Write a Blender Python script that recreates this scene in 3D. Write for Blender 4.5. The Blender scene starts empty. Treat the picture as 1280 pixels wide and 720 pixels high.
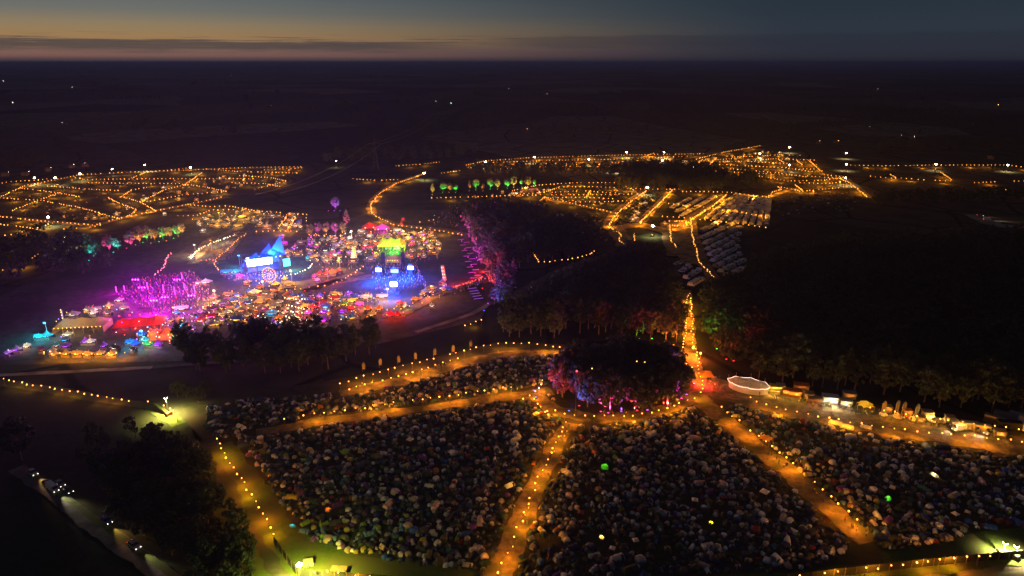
import bpy, bmesh, math, random
import numpy as np
from mathutils import Vector, Matrix, Euler
R = random.Random(7)
rad = math.radians
scene = bpy.context.scene
COL = scene.collection

# ------------------------------------------------------------------ camera (a drone 120 m up)
H = 120.0
PITCH = rad(18.29)
F = 853.33                      # 24 mm lens on a 36 mm sensor, measured on a 1280 px wide survey photo
cam_d = bpy.data.cameras.new('camera'); cam_d.lens = 24; cam_d.sensor_width = 36
cam_d.clip_start = 1; cam_d.clip_end = 90000
cam = bpy.data.objects.new('camera', cam_d); COL.objects.link(cam)
cam.location = (0, 0, H); cam.rotation_euler = (rad(90) - PITCH, 0, 0)
scene.camera = cam
CP, SP = math.cos(PITCH), math.sin(PITCH)

def G(px, py, z=0.0):
    """survey photo coordinate -> point of the land at height z"""
    x = (px - 640) / F; y = -(py - 360) / F
    d = (x, CP + y * SP, -SP + y * CP)
    t = (z - H) / d[2]
    return Vector((d[0] * t, d[1] * t, z))
def P(v):
    """world point -> survey coordinate (px, py)"""
    x, y, z = v[0], v[1], v[2] - H
    f = y * CP - z * SP; u = y * SP + z * CP
    if f <= 0: return (-9999, 9999)
    return (640 + F * x / f, 360 - F * u / f)
def inview(v, m=14):
    p = P(v); return -m < p[0] < 1280 + m and p[1] < 720 + m
def dist(v): return math.sqrt(v[0] ** 2 + v[1] ** 2 + (v[2] - H) ** 2)

# ------------------------------------------------------------------ materials
MATS = {}
def mat(name, col, rough=0.8, var=0.0, scale=1.0, spec=0.3, metal=0.0, transl=0.0, obj_rand=0.0, bump=0.0):
    if name in MATS: return MATS[name]
    m = bpy.data.materials.new(name); m.use_nodes = True; nt = m.node_tree
    b = nt.nodes['Principled BSDF']; b.inputs['Roughness'].default_value = rough
    b.inputs['Specular IOR Level'].default_value = spec; b.inputs['Metallic'].default_value = metal
    c = (*col, 1)
    if var or obj_rand:
        tc = nt.nodes.new('ShaderNodeTexCoord')
        n = nt.nodes.new('ShaderNodeTexNoise'); n.inputs['Scale'].default_value = scale; n.inputs['Detail'].default_value = 4
        nt.links.new(tc.outputs['Object'], n.inputs['Vector'])
        mr = nt.nodes.new('ShaderNodeMapRange'); mr.inputs[1].default_value = .3; mr.inputs[2].default_value = .7
        mr.inputs[3].default_value = 1 - var; mr.inputs[4].default_value = 1 + var
        nt.links.new(n.outputs['Fac'], mr.inputs[0])
        val = mr.outputs[0]
        if obj_rand:
            oi = nt.nodes.new('ShaderNodeObjectInfo')
            m2 = nt.nodes.new('ShaderNodeMapRange'); m2.inputs[3].default_value = 1 - obj_rand; m2.inputs[4].default_value = 1 + obj_rand
            nt.links.new(oi.outputs['Random'], m2.inputs[0])
            mm = nt.nodes.new('ShaderNodeMath'); mm.operation = 'MULTIPLY'
            nt.links.new(val, mm.inputs[0]); nt.links.new(m2.outputs[0], mm.inputs[1]); val = mm.outputs[0]
        vm = nt.nodes.new('ShaderNodeVectorMath'); vm.operation = 'SCALE'; vm.inputs[0].default_value = col
        nt.links.new(val, vm.inputs['Scale']); nt.links.new(vm.outputs[0], b.inputs['Base Color'])
    else:
        b.inputs['Base Color'].default_value = c
    if transl:
        t = nt.nodes.new('ShaderNodeBsdfTranslucent'); t.inputs[0].default_value = c
        mx = nt.nodes.new('ShaderNodeMixShader'); mx.inputs[0].default_value = transl
        nt.links.new(b.outputs[0], mx.inputs[1]); nt.links.new(t.outputs[0], mx.inputs[2])
        nt.links.new(mx.outputs[0], nt.nodes['Material Output'].inputs[0])
    MATS[name] = m; return m
def emi(name, col, s):
    if name in MATS: return MATS[name]
    m = bpy.data.materials.new(name); m.use_nodes = True
    b = m.node_tree.nodes['Principled BSDF']; b.inputs['Base Color'].default_value = (*[min(.8, c) for c in col], 1)
    b.inputs['Emission Color'].default_value = (*col, 1); b.inputs['Emission Strength'].default_value = s
    b.inputs['Roughness'].default_value = .5
    m.cycles.emission_sampling = 'NONE'      # the lamp beside each bulb does the lighting
    MATS[name] = m; return m
def ground_mat(name, c1, c2, scale, c3=None, s3=.02, rough=1.0, speck=0.0):
    m = bpy.data.materials.new(name); m.use_nodes = True; nt = m.node_tree
    b = nt.nodes['Principled BSDF']; b.inputs['Roughness'].default_value = rough; b.inputs['Specular IOR Level'].default_value = .05
    g = nt.nodes.new('ShaderNodeNewGeometry')
    n = nt.nodes.new('ShaderNodeTexNoise'); n.inputs['Scale'].default_value = scale; n.inputs['Detail'].default_value = 8; n.inputs['Roughness'].default_value = .65
    nt.links.new(g.outputs['Position'], n.inputs['Vector'])
    r = nt.nodes.new('ShaderNodeValToRGB'); r.color_ramp.elements[0].position = .32; r.color_ramp.elements[1].position = .68
    r.color_ramp.elements[0].color = (*c1, 1); r.color_ramp.elements[1].color = (*c2, 1)
    nt.links.new(n.outputs['Fac'], r.inputs[0]); out = r.outputs[0]
    if c3:
        n2 = nt.nodes.new('ShaderNodeTexNoise'); n2.inputs['Scale'].default_value = s3; n2.inputs['Detail'].default_value = 5
        nt.links.new(g.outputs['Position'], n2.inputs['Vector'])
        r2 = nt.nodes.new('ShaderNodeValToRGB'); r2.color_ramp.elements[0].position = .45; r2.color_ramp.elements[1].position = .62
        nt.links.new(n2.outputs['Fac'], r2.inputs[0])
        mx = nt.nodes.new('ShaderNodeMix'); mx.data_type = 'RGBA'
        nt.links.new(r2.outputs[0], mx.inputs[0]); nt.links.new(out, mx.inputs[6]); mx.inputs[7].default_value = (*c3, 1)
        out = mx.outputs[2]
    nt.links.new(out, b.inputs['Base Color'])
    MATS[name] = m; return m

# ------------------------------------------------------------------ mesh builder
class MB:
    def __init__(s): s.v = []; s.f = []; s.m = []; s.sm = []
    def add(s, vs, fs, mi=0, smooth=False):
        o = len(s.v); s.v += [tuple(v) for v in vs]
        for f in fs: s.f.append(tuple(i + o for i in f)); s.m.append(mi); s.sm.append(smooth)
    def box(s, c, size, mi=0, rz=0.0, taper=1.0, M=None):
        cx, cy, cz = c; sx, sy, sz = [k / 2 for k in size]; cs, sn = math.cos(rz), math.sin(rz); vs = []
        for z, t in ((-sz, 1), (sz, taper)):
            for x, y in ((-sx, -sy), (sx, -sy), (sx, sy), (-sx, sy)):
                x *= t; y *= t
                v = Vector((cx + x * cs - y * sn, cy + x * sn + y * cs, cz + z))
                vs.append(M @ v if M else v)
        s.add(vs, [(3, 2, 1, 0), (4, 5, 6, 7), (0, 1, 5, 4), (1, 2, 6, 5), (2, 3, 7, 6), (3, 0, 4, 7)], mi)
    def cone(s, c, r0, r1, h, n=8, mi=0, cap=True, smooth=True, ph=0.0):
        vs = []
        for z, r in ((0, r0), (h, r1)):
            for k in range(n):
                a = ph + 2 * math.pi * k / n; vs.append((c[0] + r * math.cos(a), c[1] + r * math.sin(a), c[2] + z))
        s.add(vs, [(k, (k + 1) % n, n + (k + 1) % n, n + k) for k in range(n)], mi, smooth)
        if cap: s.add(vs, [tuple(range(n))[::-1], tuple(range(n, 2 * n))], mi)
    def tube(s, pts, r, n=6, mi=0, smooth=True):
        pts = [Vector(p) for p in pts]; rs = r if isinstance(r, (list, tuple)) else [r] * len(pts); vs = []
        for i, p in enumerate(pts):
            d = (pts[min(i + 1, len(pts) - 1)] - pts[max(i - 1, 0)]).normalized()
            a = d.cross(Vector((0, 0, 1))); a = Vector((1, 0, 0)) if a.length < 1e-3 else a.normalized()
            b = d.cross(a)
            for k in range(n):
                t = 2 * math.pi * k / n; vs.append(p + (a * math.cos(t) + b * math.sin(t)) * rs[i])
        fs = []
        for i in range(len(pts) - 1):
            for k in range(n): fs.append((i * n + k, (i + 1) * n + k, (i + 1) * n + (k + 1) % n, i * n + (k + 1) % n))
        s.add(vs, fs, mi, smooth); s.add(vs, [tuple(range(n)), tuple(range((len(pts) - 1) * n, len(pts) * n))[::-1]], mi)
    def ball(s, c, r, seg=6, rings=4, mi=0, sq=(1, 1, 1)):
        vs = [(c[0], c[1], c[2] + r * sq[2])]
        for i in range(1, rings):
            p = math.pi * i / rings
            for k in range(seg):
                a = 2 * math.pi * k / seg
                vs.append((c[0] + r * sq[0] * math.sin(p) * math.cos(a), c[1] + r * sq[1] * math.sin(p) * math.sin(a), c[2] + r * sq[2] * math.cos(p)))
        vs.append((c[0], c[1], c[2] - r * sq[2])); e = len(vs) - 1
        fs = [(0, 1 + k, 1 + (k + 1) % seg) for k in range(seg)]
        for i in range(rings - 2):
            for k in range(seg): fs.append((1 + i * seg + k, 1 + (i + 1) * seg + k, 1 + (i + 1) * seg + (k + 1) % seg, 1 + i * seg + (k + 1) % seg))
        b = 1 + (rings - 2) * seg
        fs += [(b + k, e, b + (k + 1) % seg) for k in range(seg)]
        s.add(vs, fs, mi, True)
    def rings(s, rr, mi=0, smooth=True, close=True):
        """stack of closed rings (equal length lists of points)"""
        n = len(rr[0]); vs = [p for r in rr for p in r]; fs = []
        for i in range(len(rr) - 1):
            for k in range(n): fs.append((i * n + k, i * n + (k + 1) % n, (i + 1) * n + (k + 1) % n, (i + 1) * n + k))
        s.add(vs, fs, mi, smooth)
        if close: s.add(vs, [tuple(range(n))[::-1], tuple(range((len(rr) - 1) * n, len(rr) * n))], mi, smooth)
    def prism(s, prof, y0, y1, mi=0):
        """outline of (x, z) points extruded along y"""
        n = len(prof); vs = [(x, y0, z) for x, z in prof] + [(x, y1, z) for x, z in prof]
        s.add(vs, [tuple(range(n)), tuple(range(n, 2 * n))[::-1]] + [(k, n + k, n + (k + 1) % n, (k + 1) % n) for k in range(n)], mi)
    def mesh(s, name, mats):
        me = bpy.data.meshes.new(name); me.from_pydata(s.v, [], s.f)
        for m in mats: me.materials.append(m)
        if len(s.f):
            me.polygons.foreach_set('material_index', np.array(s.m, np.int32)); me.polygons.foreach_set('use_smooth', np.array(s.sm, bool))
        me.update(); return me
    def build(s, name, mats, parent=None, loc=None, rz=0.0):
        if not isinstance(mats, (list, tuple)): mats = [mats]
        return put(s.mesh(name, mats), name, parent, loc, rz)
def put(me, name, parent=None, loc=None, rz=0.0, sc=None, m=None):
    o = bpy.data.objects.new(name, me); COL.objects.link(o)
    if parent: o.parent = parent
    if loc is not None: o.location = loc
    if rz: o.rotation_euler = (0, 0, rz)
    if sc is not None: o.scale = (sc, sc, sc) if isinstance(sc, (int, float)) else sc
    if m:
        for sl, mm in zip(o.material_slots, m if isinstance(m, (list, tuple)) else [m] * len(o.material_slots)):
            sl.link = 'OBJECT'; sl.material = mm
    return o
ALL = []
def tag(o, label, cat, group=None, kind=None):
    if label: o['label'] = label
    if cat: o['category'] = cat
    if group: o['group'] = group
    if kind: o['kind'] = kind
    if label: ALL.append(o)
    return o
def thing(name, label, cat, loc, rz=0.0, group=None, sc=None):
    o = put(None, name, None, loc, rz, sc); o.empty_display_size = 1
    return tag(o, label, cat, group)
def struct(o): o['kind'] = 'structure'; return o
def lamp(kind, name, parent, loc, power, col, size=.3, rot=None, spot=None):
    l = bpy.data.lights.new(name, kind); l.energy = power; l.color = col
    l.shadow_soft_size = 0
    if kind == 'SPOT': l.spot_size = rad(spot or 90); l.spot_blend = .9
    o = bpy.data.objects.new(name, l); COL.objects.link(o); o.parent = parent; o.location = loc
    if rot: o.rotation_euler = rot
    return o
def aim(v): return Vector(v).to_track_quat('-Z', 'Y').to_euler()

# polygons and lines on the land
def W(pts, z=0.0): return [G(x, y, z) for x, y in pts]
def inside(p, poly):
    c = False; n = len(poly); j = n - 1; x, y = p[0], p[1]
    for i in range(n):
        xi, yi = poly[i][0], poly[i][1]; xj, yj = poly[j][0], poly[j][1]
        if (yi > y) != (yj > y) and x < (xj - xi) * (y - yi) / (yj - yi) + xi: c = not c
        j = i
    return c
def seg_d(p, a, b):
    ax, ay, bx, by = a[0], a[1], b[0], b[1]; dx, dy = bx - ax, by - ay; L = dx * dx + dy * dy
    t = 0 if L == 0 else max(0, min(1, ((p[0] - ax) * dx + (p[1] - ay) * dy) / L))
    return math.hypot(p[0] - ax - t * dx, p[1] - ay - t * dy)
def line_d(p, ln): return min(seg_d(p, ln[i], ln[i + 1]) for i in range(len(ln) - 1))
def walk(ln, step, start=0.0):
    out = []; need = start
    for i in range(len(ln) - 1):
        a, b = ln[i], ln[i + 1]; L = (b - a).length
        while need <= L: out.append(a.lerp(b, need / L if L else 0)); need += step
        need -= L
    return out
def scatter(poly, s, jit=.45, rng=R):
    xs = [p[0] for p in poly]; ys = [p[1] for p in poly]; out = []; y = min(ys); row = 0
    while y < max(ys):
        x = min(xs) + (s / 2 if row % 2 else 0)
        while x < max(xs):
            p = (x + rng.uniform(-jit, jit) * s, y + rng.uniform(-jit, jit) * s)
            if inside(p, poly): out.append(p)
            x += s
        y += s * .87; row += 1
    return out
# ------------------------------------------------------------------ sky: the dusk afterglow low on the left
world = bpy.data.worlds.new('World'); scene.world = world; world.use_nodes = True
nt = world.node_tree; bg = nt.nodes['Background']
N = nt.nodes.new; Lk = nt.links.new
def mth(op, a, b=None, c=None, clamp=False):
    n = N('ShaderNodeMath'); n.operation = op; n.use_clamp = clamp
    for i, v in enumerate((a, b, c)):
        if v is None: continue
        if isinstance(v, (int, float)): n.inputs[i].default_value = v
        else: Lk(v, n.inputs[i])
    return n.outputs[0]
def ramp(fac, stops):
    r = N('ShaderNodeValToRGB'); e = r.color_ramp.elements
    while len(e) < len(stops): e.new(.5)
    for k, (p, c) in enumerate(stops): e[k].position = p; e[k].color = (*c, 1)
    Lk(fac, r.inputs[0]); return r.outputs[0]
def mixc(f, a, b):
    m = N('ShaderNodeMix'); m.data_type = 'RGBA'
    for i, v in ((0, f), (6, a), (7, b)):
        if isinstance(v, (int, float)): m.inputs[i].default_value = v
        elif isinstance(v, tuple): m.inputs[i].default_value = (*v, 1)
        else: Lk(v, m.inputs[i])
    return m.outputs[2]
tc = N('ShaderNodeTexCoord'); sep = N('ShaderNodeSeparateXYZ'); Lk(tc.outputs['Generated'], sep.inputs[0])
X, Y, Z = sep.outputs
az = mth('ARCTAN2', X, Y)                                   # 0 ahead, negative to the left
zz = mth('DIVIDE', Z, .5, clamp=True)
def sky_stops(l): return [(z / .5, c) for z, c in l]
left = ramp(zz, sky_stops([(0, (.045, .036, .045)), (.0035, (.085, .058, .06)), (.008, (.21, .105, .085)), (.013, (.22, .12, .09)), (.022, (.31, .18, .088)), (.031, (.34, .205, .085)), (.045, (.27, .205, .115)), (.06, (.165, .165, .142)), (.08, (.115, .135, .14)), (.16, (.058, .062, .072)), (.5, (.036, .038, .054))]))
right = ramp(zz, sky_stops([(0, (.013, .015, .024)), (.006, (.019, .024, .036)), (.02, (.023, .030, .045)), (.04, (.025, .036, .052)), (.08, (.019, .032, .045)), (.2, (.023, .028, .038)), (.5, (.026, .028, .043))]))
mr = N('ShaderNodeMapRange'); mr.interpolation_type = 'SMOOTHSTEP'; mr.inputs[1].default_value = rad(-30); mr.inputs[2].default_value = rad(23); mr.inputs[3].default_value = 1; mr.inputs[4].default_value = 0
Lk(az, mr.inputs[0])
mr2 = N('ShaderNodeMapRange'); mr2.interpolation_type = 'SMOOTHSTEP'; mr2.inputs[1].default_value = rad(-150); mr2.inputs[2].default_value = rad(-60); mr2.inputs[3].default_value = 0.1; mr2.inputs[4].default_value = 1
Lk(az, mr2.inputs[0])
glow = mth('MULTIPLY', mr.outputs[0], mr2.outputs[0])
sky = mixc(glow, right, left)
# long low cloud bank
cmb = N('ShaderNodeCombineXYZ'); Lk(mth('MULTIPLY', az, 7.0), cmb.inputs[0]); Lk(mth('MULTIPLY', Z, 220.0), cmb.inputs[1])
ns = N('ShaderNodeTexNoise'); ns.inputs['Scale'].default_value = 1.3; ns.inputs['Detail'].default_value = 9; ns.inputs['Roughness'].default_value = .68; Lk(cmb.outputs[0], ns.inputs['Vector'])
wob = mth('MULTIPLY_ADD', ns.outputs['Fac'], .022, -.011)
ze = mth('ADD', Z, wob)
def band(z0, z1, soft0, soft1):
    a = N('ShaderNodeMapRange'); a.interpolation_type = 'SMOOTHSTEP'; a.inputs[1].default_value = z0 - soft0; a.inputs[2].default_value = z0 + soft0; Lk(ze, a.inputs[0])
    b = N('ShaderNodeMapRange'); b.interpolation_type = 'SMOOTHSTEP'; b.inputs[1].default_value = z1 - soft1; b.inputs[2].default_value = z1 + soft1; b.inputs[3].default_value = 1; b.inputs[4].default_value = 0; Lk(ze, b.inputs[0])
    return mth('MULTIPLY', a.outputs[0], b.outputs[0])
b1 = band(.0145, .0262, .005, .002)
fr = N('ShaderNodeMapRange'); fr.interpolation_type = 'SMOOTHSTEP'; fr.inputs[1].default_value = rad(-12); fr.inputs[2].default_value = rad(-1); fr.inputs[3].default_value = 1; fr.inputs[4].default_value = 0; Lk(az, fr.inputs[0])
b2 = band(.019, .034, .004, .002)
fr2 = N('ShaderNodeMapRange'); fr2.interpolation_type = 'SMOOTHSTEP'; fr2.inputs[1].default_value = rad(-4); fr2.inputs[2].default_value = rad(3); Lk(az, fr2.inputs[0])
cl = mth('MULTIPLY', b1, fr.outputs[0]); cl2 = mth('MULTIPLY', mth('MULTIPLY', b2, fr2.outputs[0]), .4)
sky = mixc(mth('MULTIPLY', cl, .8), sky, mixc(glow, (.022, .026, .038), (.058, .052, .052)))
sky = mixc(cl2, sky, mixc(glow, (.019, .024, .036), (.045, .045, .052)))
cmb2 = N('ShaderNodeCombineXYZ'); Lk(mth('MULTIPLY', az, 9.0), cmb2.inputs[0]); Lk(mth('MULTIPLY', Z, 420.0), cmb2.inputs[1]); cmb2.inputs[2].default_value = 3.7
ns2 = N('ShaderNodeTexNoise'); ns2.inputs['Scale'].default_value = 1.0; ns2.inputs['Detail'].default_value = 7; ns2.inputs['Roughness'].default_value = .6; Lk(cmb2.outputs[0], ns2.inputs['Vector'])
thr = N('ShaderNodeMapRange'); thr.interpolation_type = 'SMOOTHSTEP'; thr.inputs[1].default_value = .54; thr.inputs[2].default_value = .66; Lk(ns2.outputs['Fac'], thr.inputs[0])
wisp = mth('MULTIPLY', thr.outputs[0], band(.022, .033, .004, .003))
azw = N('ShaderNodeMapRange'); azw.interpolation_type = 'SMOOTHSTEP'; azw.inputs[1].default_value = rad(8); azw.inputs[2].default_value = rad(20); azw.inputs[3].default_value = 1; azw.inputs[4].default_value = 0; Lk(az, azw.inputs[0])
sky = mixc(mth('MULTIPLY', mth('MULTIPLY', wisp, azw.outputs[0]), .8), sky, mixc(glow, (.022, .026, .038), (.075, .065, .06)))
dn = N('ShaderNodeMapRange'); dn.inputs[1].default_value = -.02; dn.inputs[2].default_value = 0; Lk(Z, dn.inputs[0])
sky = mixc(dn.outputs[0], (.012, .011, .014), sky)
Lk(sky, bg.inputs[0]); bg.inputs[1].default_value = 1.0

# ------------------------------------------------------------------ land
def land_mat():
    m = bpy.data.materials.new('open_land'); m.use_nodes = True; t = m.node_tree; n_ = t.nodes.new; l_ = t.links.new
    b = t.nodes['Principled BSDF']; b.inputs['Roughness'].default_value = 1; b.inputs['Specular IOR Level'].default_value = .02
    g = n_('ShaderNodeNewGeometry')
    mp = n_('ShaderNodeMapping'); mp.inputs['Scale'].default_value = (1 / 330, 1 / 420, 1); mp.inputs['Rotation'].default_value = (0, 0, .35); l_(g.outputs['Position'], mp.inputs[0])
    wn = n_('ShaderNodeTexNoise'); wn.inputs['Scale'].default_value = .9; l_(mp.outputs[0], wn.inputs['Vector'])
    ad = n_('ShaderNodeVectorMath'); ad.operation = 'MULTIPLY_ADD'; l_(wn.outputs['Color'], ad.inputs[0]); ad.inputs[1].default_value = (.5, .5, 0); l_(mp.outputs[0], ad.inputs[2])
    v = n_('ShaderNodeTexVoronoi'); v.inputs['Scale'].default_value = 1; v.voronoi_dimensions = '2D'; l_(ad.outputs[0], v.inputs['Vector'])
    sx = n_('ShaderNodeSeparateColor'); l_(v.outputs['Color'], sx.inputs[0])
    r = n_('ShaderNodeValToRGB'); e = r.color_ramp.elements; e.new(.3); e.new(.6); e.new(.85)
    for k, (p, c) in enumerate([(0, (.020, .026, .013)), (.3, (.034, .038, .018)), (.6, (.065, .055, .035)), (.85, (.15, .125, .085)), (1, (.05, .06, .03))]): e[k].position = p; e[k].color = (*c, 1)
    l_(sx.outputs[0], r.inputs[0])
    v2 = n_('ShaderNodeTexVoronoi'); v2.feature = 'DISTANCE_TO_EDGE'; v2.voronoi_dimensions = '2D'; l_(ad.outputs[0], v2.inputs['Vector'])
    er = n_('ShaderNodeMapRange'); er.inputs[1].default_value = .012; er.inputs[2].default_value = .03; l_(v2.outputs[0], er.inputs[0])
    n2 = n_('ShaderNodeTexNoise'); n2.inputs['Scale'].default_value = .05; n2.inputs['Detail'].default_value = 7; l_(g.outputs['Position'], n2.inputs['Vector'])
    nm = n_('ShaderNodeMapRange'); nm.inputs[1].default_value = .3; nm.inputs[2].default_value = .7; nm.inputs[3].default_value = .55; nm.inputs[4].default_value = 1.35; l_(n2.outputs['Fac'], nm.inputs[0])
    mx = n_('ShaderNodeMix'); mx.data_type = 'RGBA'; l_(er.outputs[0], mx.inputs[0]); mx.inputs[6].default_value = (.008, .011, .006, 1); l_(r.outputs[0], mx.inputs[7])
    sc = n_('ShaderNodeVectorMath'); sc.operation = 'SCALE'; l_(mx.outputs[2], sc.inputs[0]); l_(nm.outputs[0], sc.inputs['Scale'])
    l_(sc.outputs[0], b.inputs['Base Color']); return m
mb = MB()
S = 42000
nseg = 48
ring0 = [(0, 0, -.25)]; prev = None; vs = [(0, 0, -.25)]; fs = []
for i, r_ in enumerate((400, 1500, 5000, 15000, S)):
    for k in range(nseg): a = 2 * math.pi * k / nseg; vs.append((r_ * math.cos(a), r_ * math.sin(a), -.25 if r_ > 1000 else -.25))
    o = 1 + i * nseg
    for k in range(nseg):
        if i == 0: fs.append((0, o + k, o + (k + 1) % nseg))
        else: fs.append((o - nseg + k, o + k, o + (k + 1) % nseg, o - nseg + (k + 1) % nseg))
mb.add(vs, fs)
struct(mb.build('ground', land_mat()))
hl = MB(); n1, n2 = 120, 4; g_ = random.Random(3); ph = [g_.uniform(0, 6.28) for _ in range(8)]; vs = []
for i, (r_, hh) in enumerate(((9000, -1), (15000, 18), (24000, 46), (33000, 30), (41000, -2))):
    for k in range(n1 + 1):
        a = rad(-55) + rad(110) * k / n1; h_ = hh * (.55 + .25 * math.sin(5 * a + ph[i]) + .15 * math.sin(13 * a + ph[i] * 2) + .08 * math.sin(37 * a + i)) if hh > 0 else hh
        vs.append((r_ * math.sin(a), r_ * math.cos(a), h_))
hl.add(vs, [(i * (n1 + 1) + k, i * (n1 + 1) + k + 1, (i + 1) * (n1 + 1) + k + 1, (i + 1) * (n1 + 1) + k) for i in range(4) for k in range(n1)], 0, True)
ho = hl.build('hills', bpy.data.materials['open_land'])
if ho.data.polygons[0].normal.z < 0: ho.data.flip_normals()
struct(ho)
def sheet(name, pts, z, m, world_pts=None):
    b = MB(); w = world_pts or W(pts); b.add([(p[0], p[1], z) for p in w], [tuple(range(len(w)))])
    o = b.build(name, m)
    me = o.data
    if me.polygons[0].normal.z < 0: me.flip_normals()
    return struct(o)
M_grass = ground_mat('field_grass', (.014, .024, .008), (.034, .050, .016), .35, (.04, .042, .018), .03)
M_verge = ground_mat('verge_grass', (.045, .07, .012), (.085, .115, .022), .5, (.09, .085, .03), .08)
M_soil = ground_mat('worn_soil', (.045, .040, .034), (.11, .095, .08), .25, (.05, .05, .035), .05)
M_dirt = ground_mat('path_dirt', (.11, .075, .04), (.30, .21, .12), .55, (.085, .08, .035), .16)
M_chalk = ground_mat('pale_track', (.22, .18, .13), (.36, .30, .22), .4, (.15, .13, .09), .1)
M_road = ground_mat('road_asphalt', (.10, .095, .085), (.20, .185, .165), .5, (.07, .065, .05), .12)
M_camp = ground_mat('camp_grass', (.022, .026, .011), (.06, .055, .025), .22, (.075, .055, .03), .04)

CAMP = [(225, 505), (440, 470), (620, 428), (720, 430), (700, 500), (860, 480), (905, 470), (1090, 505), (1300, 530), (1330, 690), (1000, 722), (600, 735), (370, 725), (250, 560)]
sheet('field', CAMP, -.2, M_camp)
sheet('field', [(0, 478), (190, 500), (225, 520), (265, 560), (340, 680), (370, 720), (360, 760), (-60, 760), (-60, 470)], -.2, M_grass)
FEST = [(-60, 457), (-60, 400), (60, 340), (190, 272), (300, 260), (400, 285), (470, 262), (560, 262), (640, 330), (600, 400), (470, 430), (250, 450)]
sheet('field', FEST, -.2, M_soil)

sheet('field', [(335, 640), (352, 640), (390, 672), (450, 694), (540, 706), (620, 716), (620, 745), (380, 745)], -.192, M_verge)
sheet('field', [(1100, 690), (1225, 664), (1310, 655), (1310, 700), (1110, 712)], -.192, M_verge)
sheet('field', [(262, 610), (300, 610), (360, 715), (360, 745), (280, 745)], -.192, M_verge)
PATHS = []
def path(pts, width, m, z=-.16, name='path'):
    ln = W(pts); PATHS.append((ln, width)); b = MB(); vs = []
    ln2 = walk(ln, 2.2 if (ln[0].y < 380) else 8) + [ln[-1]]; j1 = j2 = 1.0
    for i, p in enumerate(ln2):
        d = (ln2[min(i + 1, len(ln2) - 1)] - ln2[max(i - 1, 0)]).normalized(); s = Vector((-d.y, d.x, 0))
        j1 = .6 * j1 + .4 + R.uniform(-.2, .2); j2 = .6 * j2 + .4 + R.uniform(-.2, .2); w1 = width / 2 * j1; w2 = width / 2 * j2
        vs += [(p + s * w1)[:2] + (z,), (p - s * w2)[:2] + (z,)]
    b.add(vs, [(2 * i, 2 * i + 1, 2 * i + 3, 2 * i + 2) for i in range(len(ln2) - 1)])
    o = b.build(name, m)
    if o.data.polygons[0].normal.z < 0: o.data.flip_normals()
    return struct(o)
zc = [-.16]
def pth(pts, w, m=None, name='path'):
    zc[0] += .006; return path(pts, w, m or M_dirt, zc[0], name)
pth([(712, 528), (690, 565), (672, 600), (655, 640), (638, 685), (620, 730)], 6.5)
pth([(320, 540), (400, 526), (500, 514), (600, 500), (690, 488)], 6)
pth([(425, 492), (500, 476), (570, 456), (625, 442), (715, 440)], 7)
pth([(255, 550), (290, 597), (315, 640), (345, 690), (365, 730)], 7, M_soil)
pth([(276, 555), (310, 603), (345, 660), (380, 700), (460, 724)], 9, M_verge)
pth([(870, 497), (905, 524), (940, 552), (985, 590), (1030, 630), (1085, 678)], 7.5)
pth([(880, 478), (930, 496), (1000, 512), (1100, 530), (1200, 546), (1300, 560)], 15)
pth([(668, 492), (690, 512), (740, 523), (800, 519), (850, 506), (885, 488)], 7)
pth([(858, 362), (860, 400), (863, 440), (872, 470), (880, 500)], 5.5)
pth([(-20, 476), (60, 486), (120, 498), (190, 508), (225, 530)], 5, M_verge)
pth([(460, 745), (700, 735), (1000, 727), (1150, 706), (1330, 690)], 6, M_verge)
pth([(-30, 470), (190, 459)], 3, M_chalk); pth([(190, 459), (330, 448)], 3, M_soil)
pth([(475, 418), (560, 395), (640, 370), (690, 342), (740, 322)], 5, M_soil); pth([(520, 415), (590, 392), (610, 380)], 3, M_chalk)
pth([(1215, 268), (1245, 281), (1310, 287)], 14, M_chalk)
pth([(908, 243), (863, 273), (868, 300), (876, 325), (893, 350)], 9)
pth([(808, 237), (765, 270), (760, 283), (775, 292), (778, 308)], 9); pth([(842, 236), (800, 278)], 8)
pth([(680, 248), (740, 260), (776, 268)], 7); pth([(780, 300), (768, 285), (800, 280), (840, 290), (850, 320)], 14)
pth([(845, 275), (852, 310), (868, 330)], 14)
pth([(530, 217), (495, 229), (475, 241), (463, 256), (466, 268), (490, 280), (560, 288), (585, 294)], 8)
pth([(-5, 243), (60, 227), (100, 219), (240, 212), (380, 209)], 7); pth([(190, 264), (235, 256), (285, 246)], 8)
pth([(0, 270), (70, 278), (120, 282), (150, 273), (190, 265)], 8); pth([(310, 262), (300, 284), (262, 300), (240, 330)], 7)
pth([(300, 290), (285, 310), (268, 330)], 9)
pth([(960, 218), (1060, 224), (1088, 248)], 7); pth([(960, 247), (990, 236), (1060, 235)], 6)
pth([(870, 196), (955, 182)], 8); pth([(600, 207), (760, 203), (880, 197)], 9)
pth([(470, 345), (420, 352), (380, 365), (400, 358), (450, 340)], 9)
pth([(500, 395), (540, 372), (575, 358), (612, 350)], 6)
pth([(20, 585), (70, 620), (110, 652), (160, 688), (225, 735)], 4.6, M_road, 'road')
pth([(32, 588), (82, 622), (122, 651), (172, 687), (240, 735)], 2, M_verge)
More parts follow.
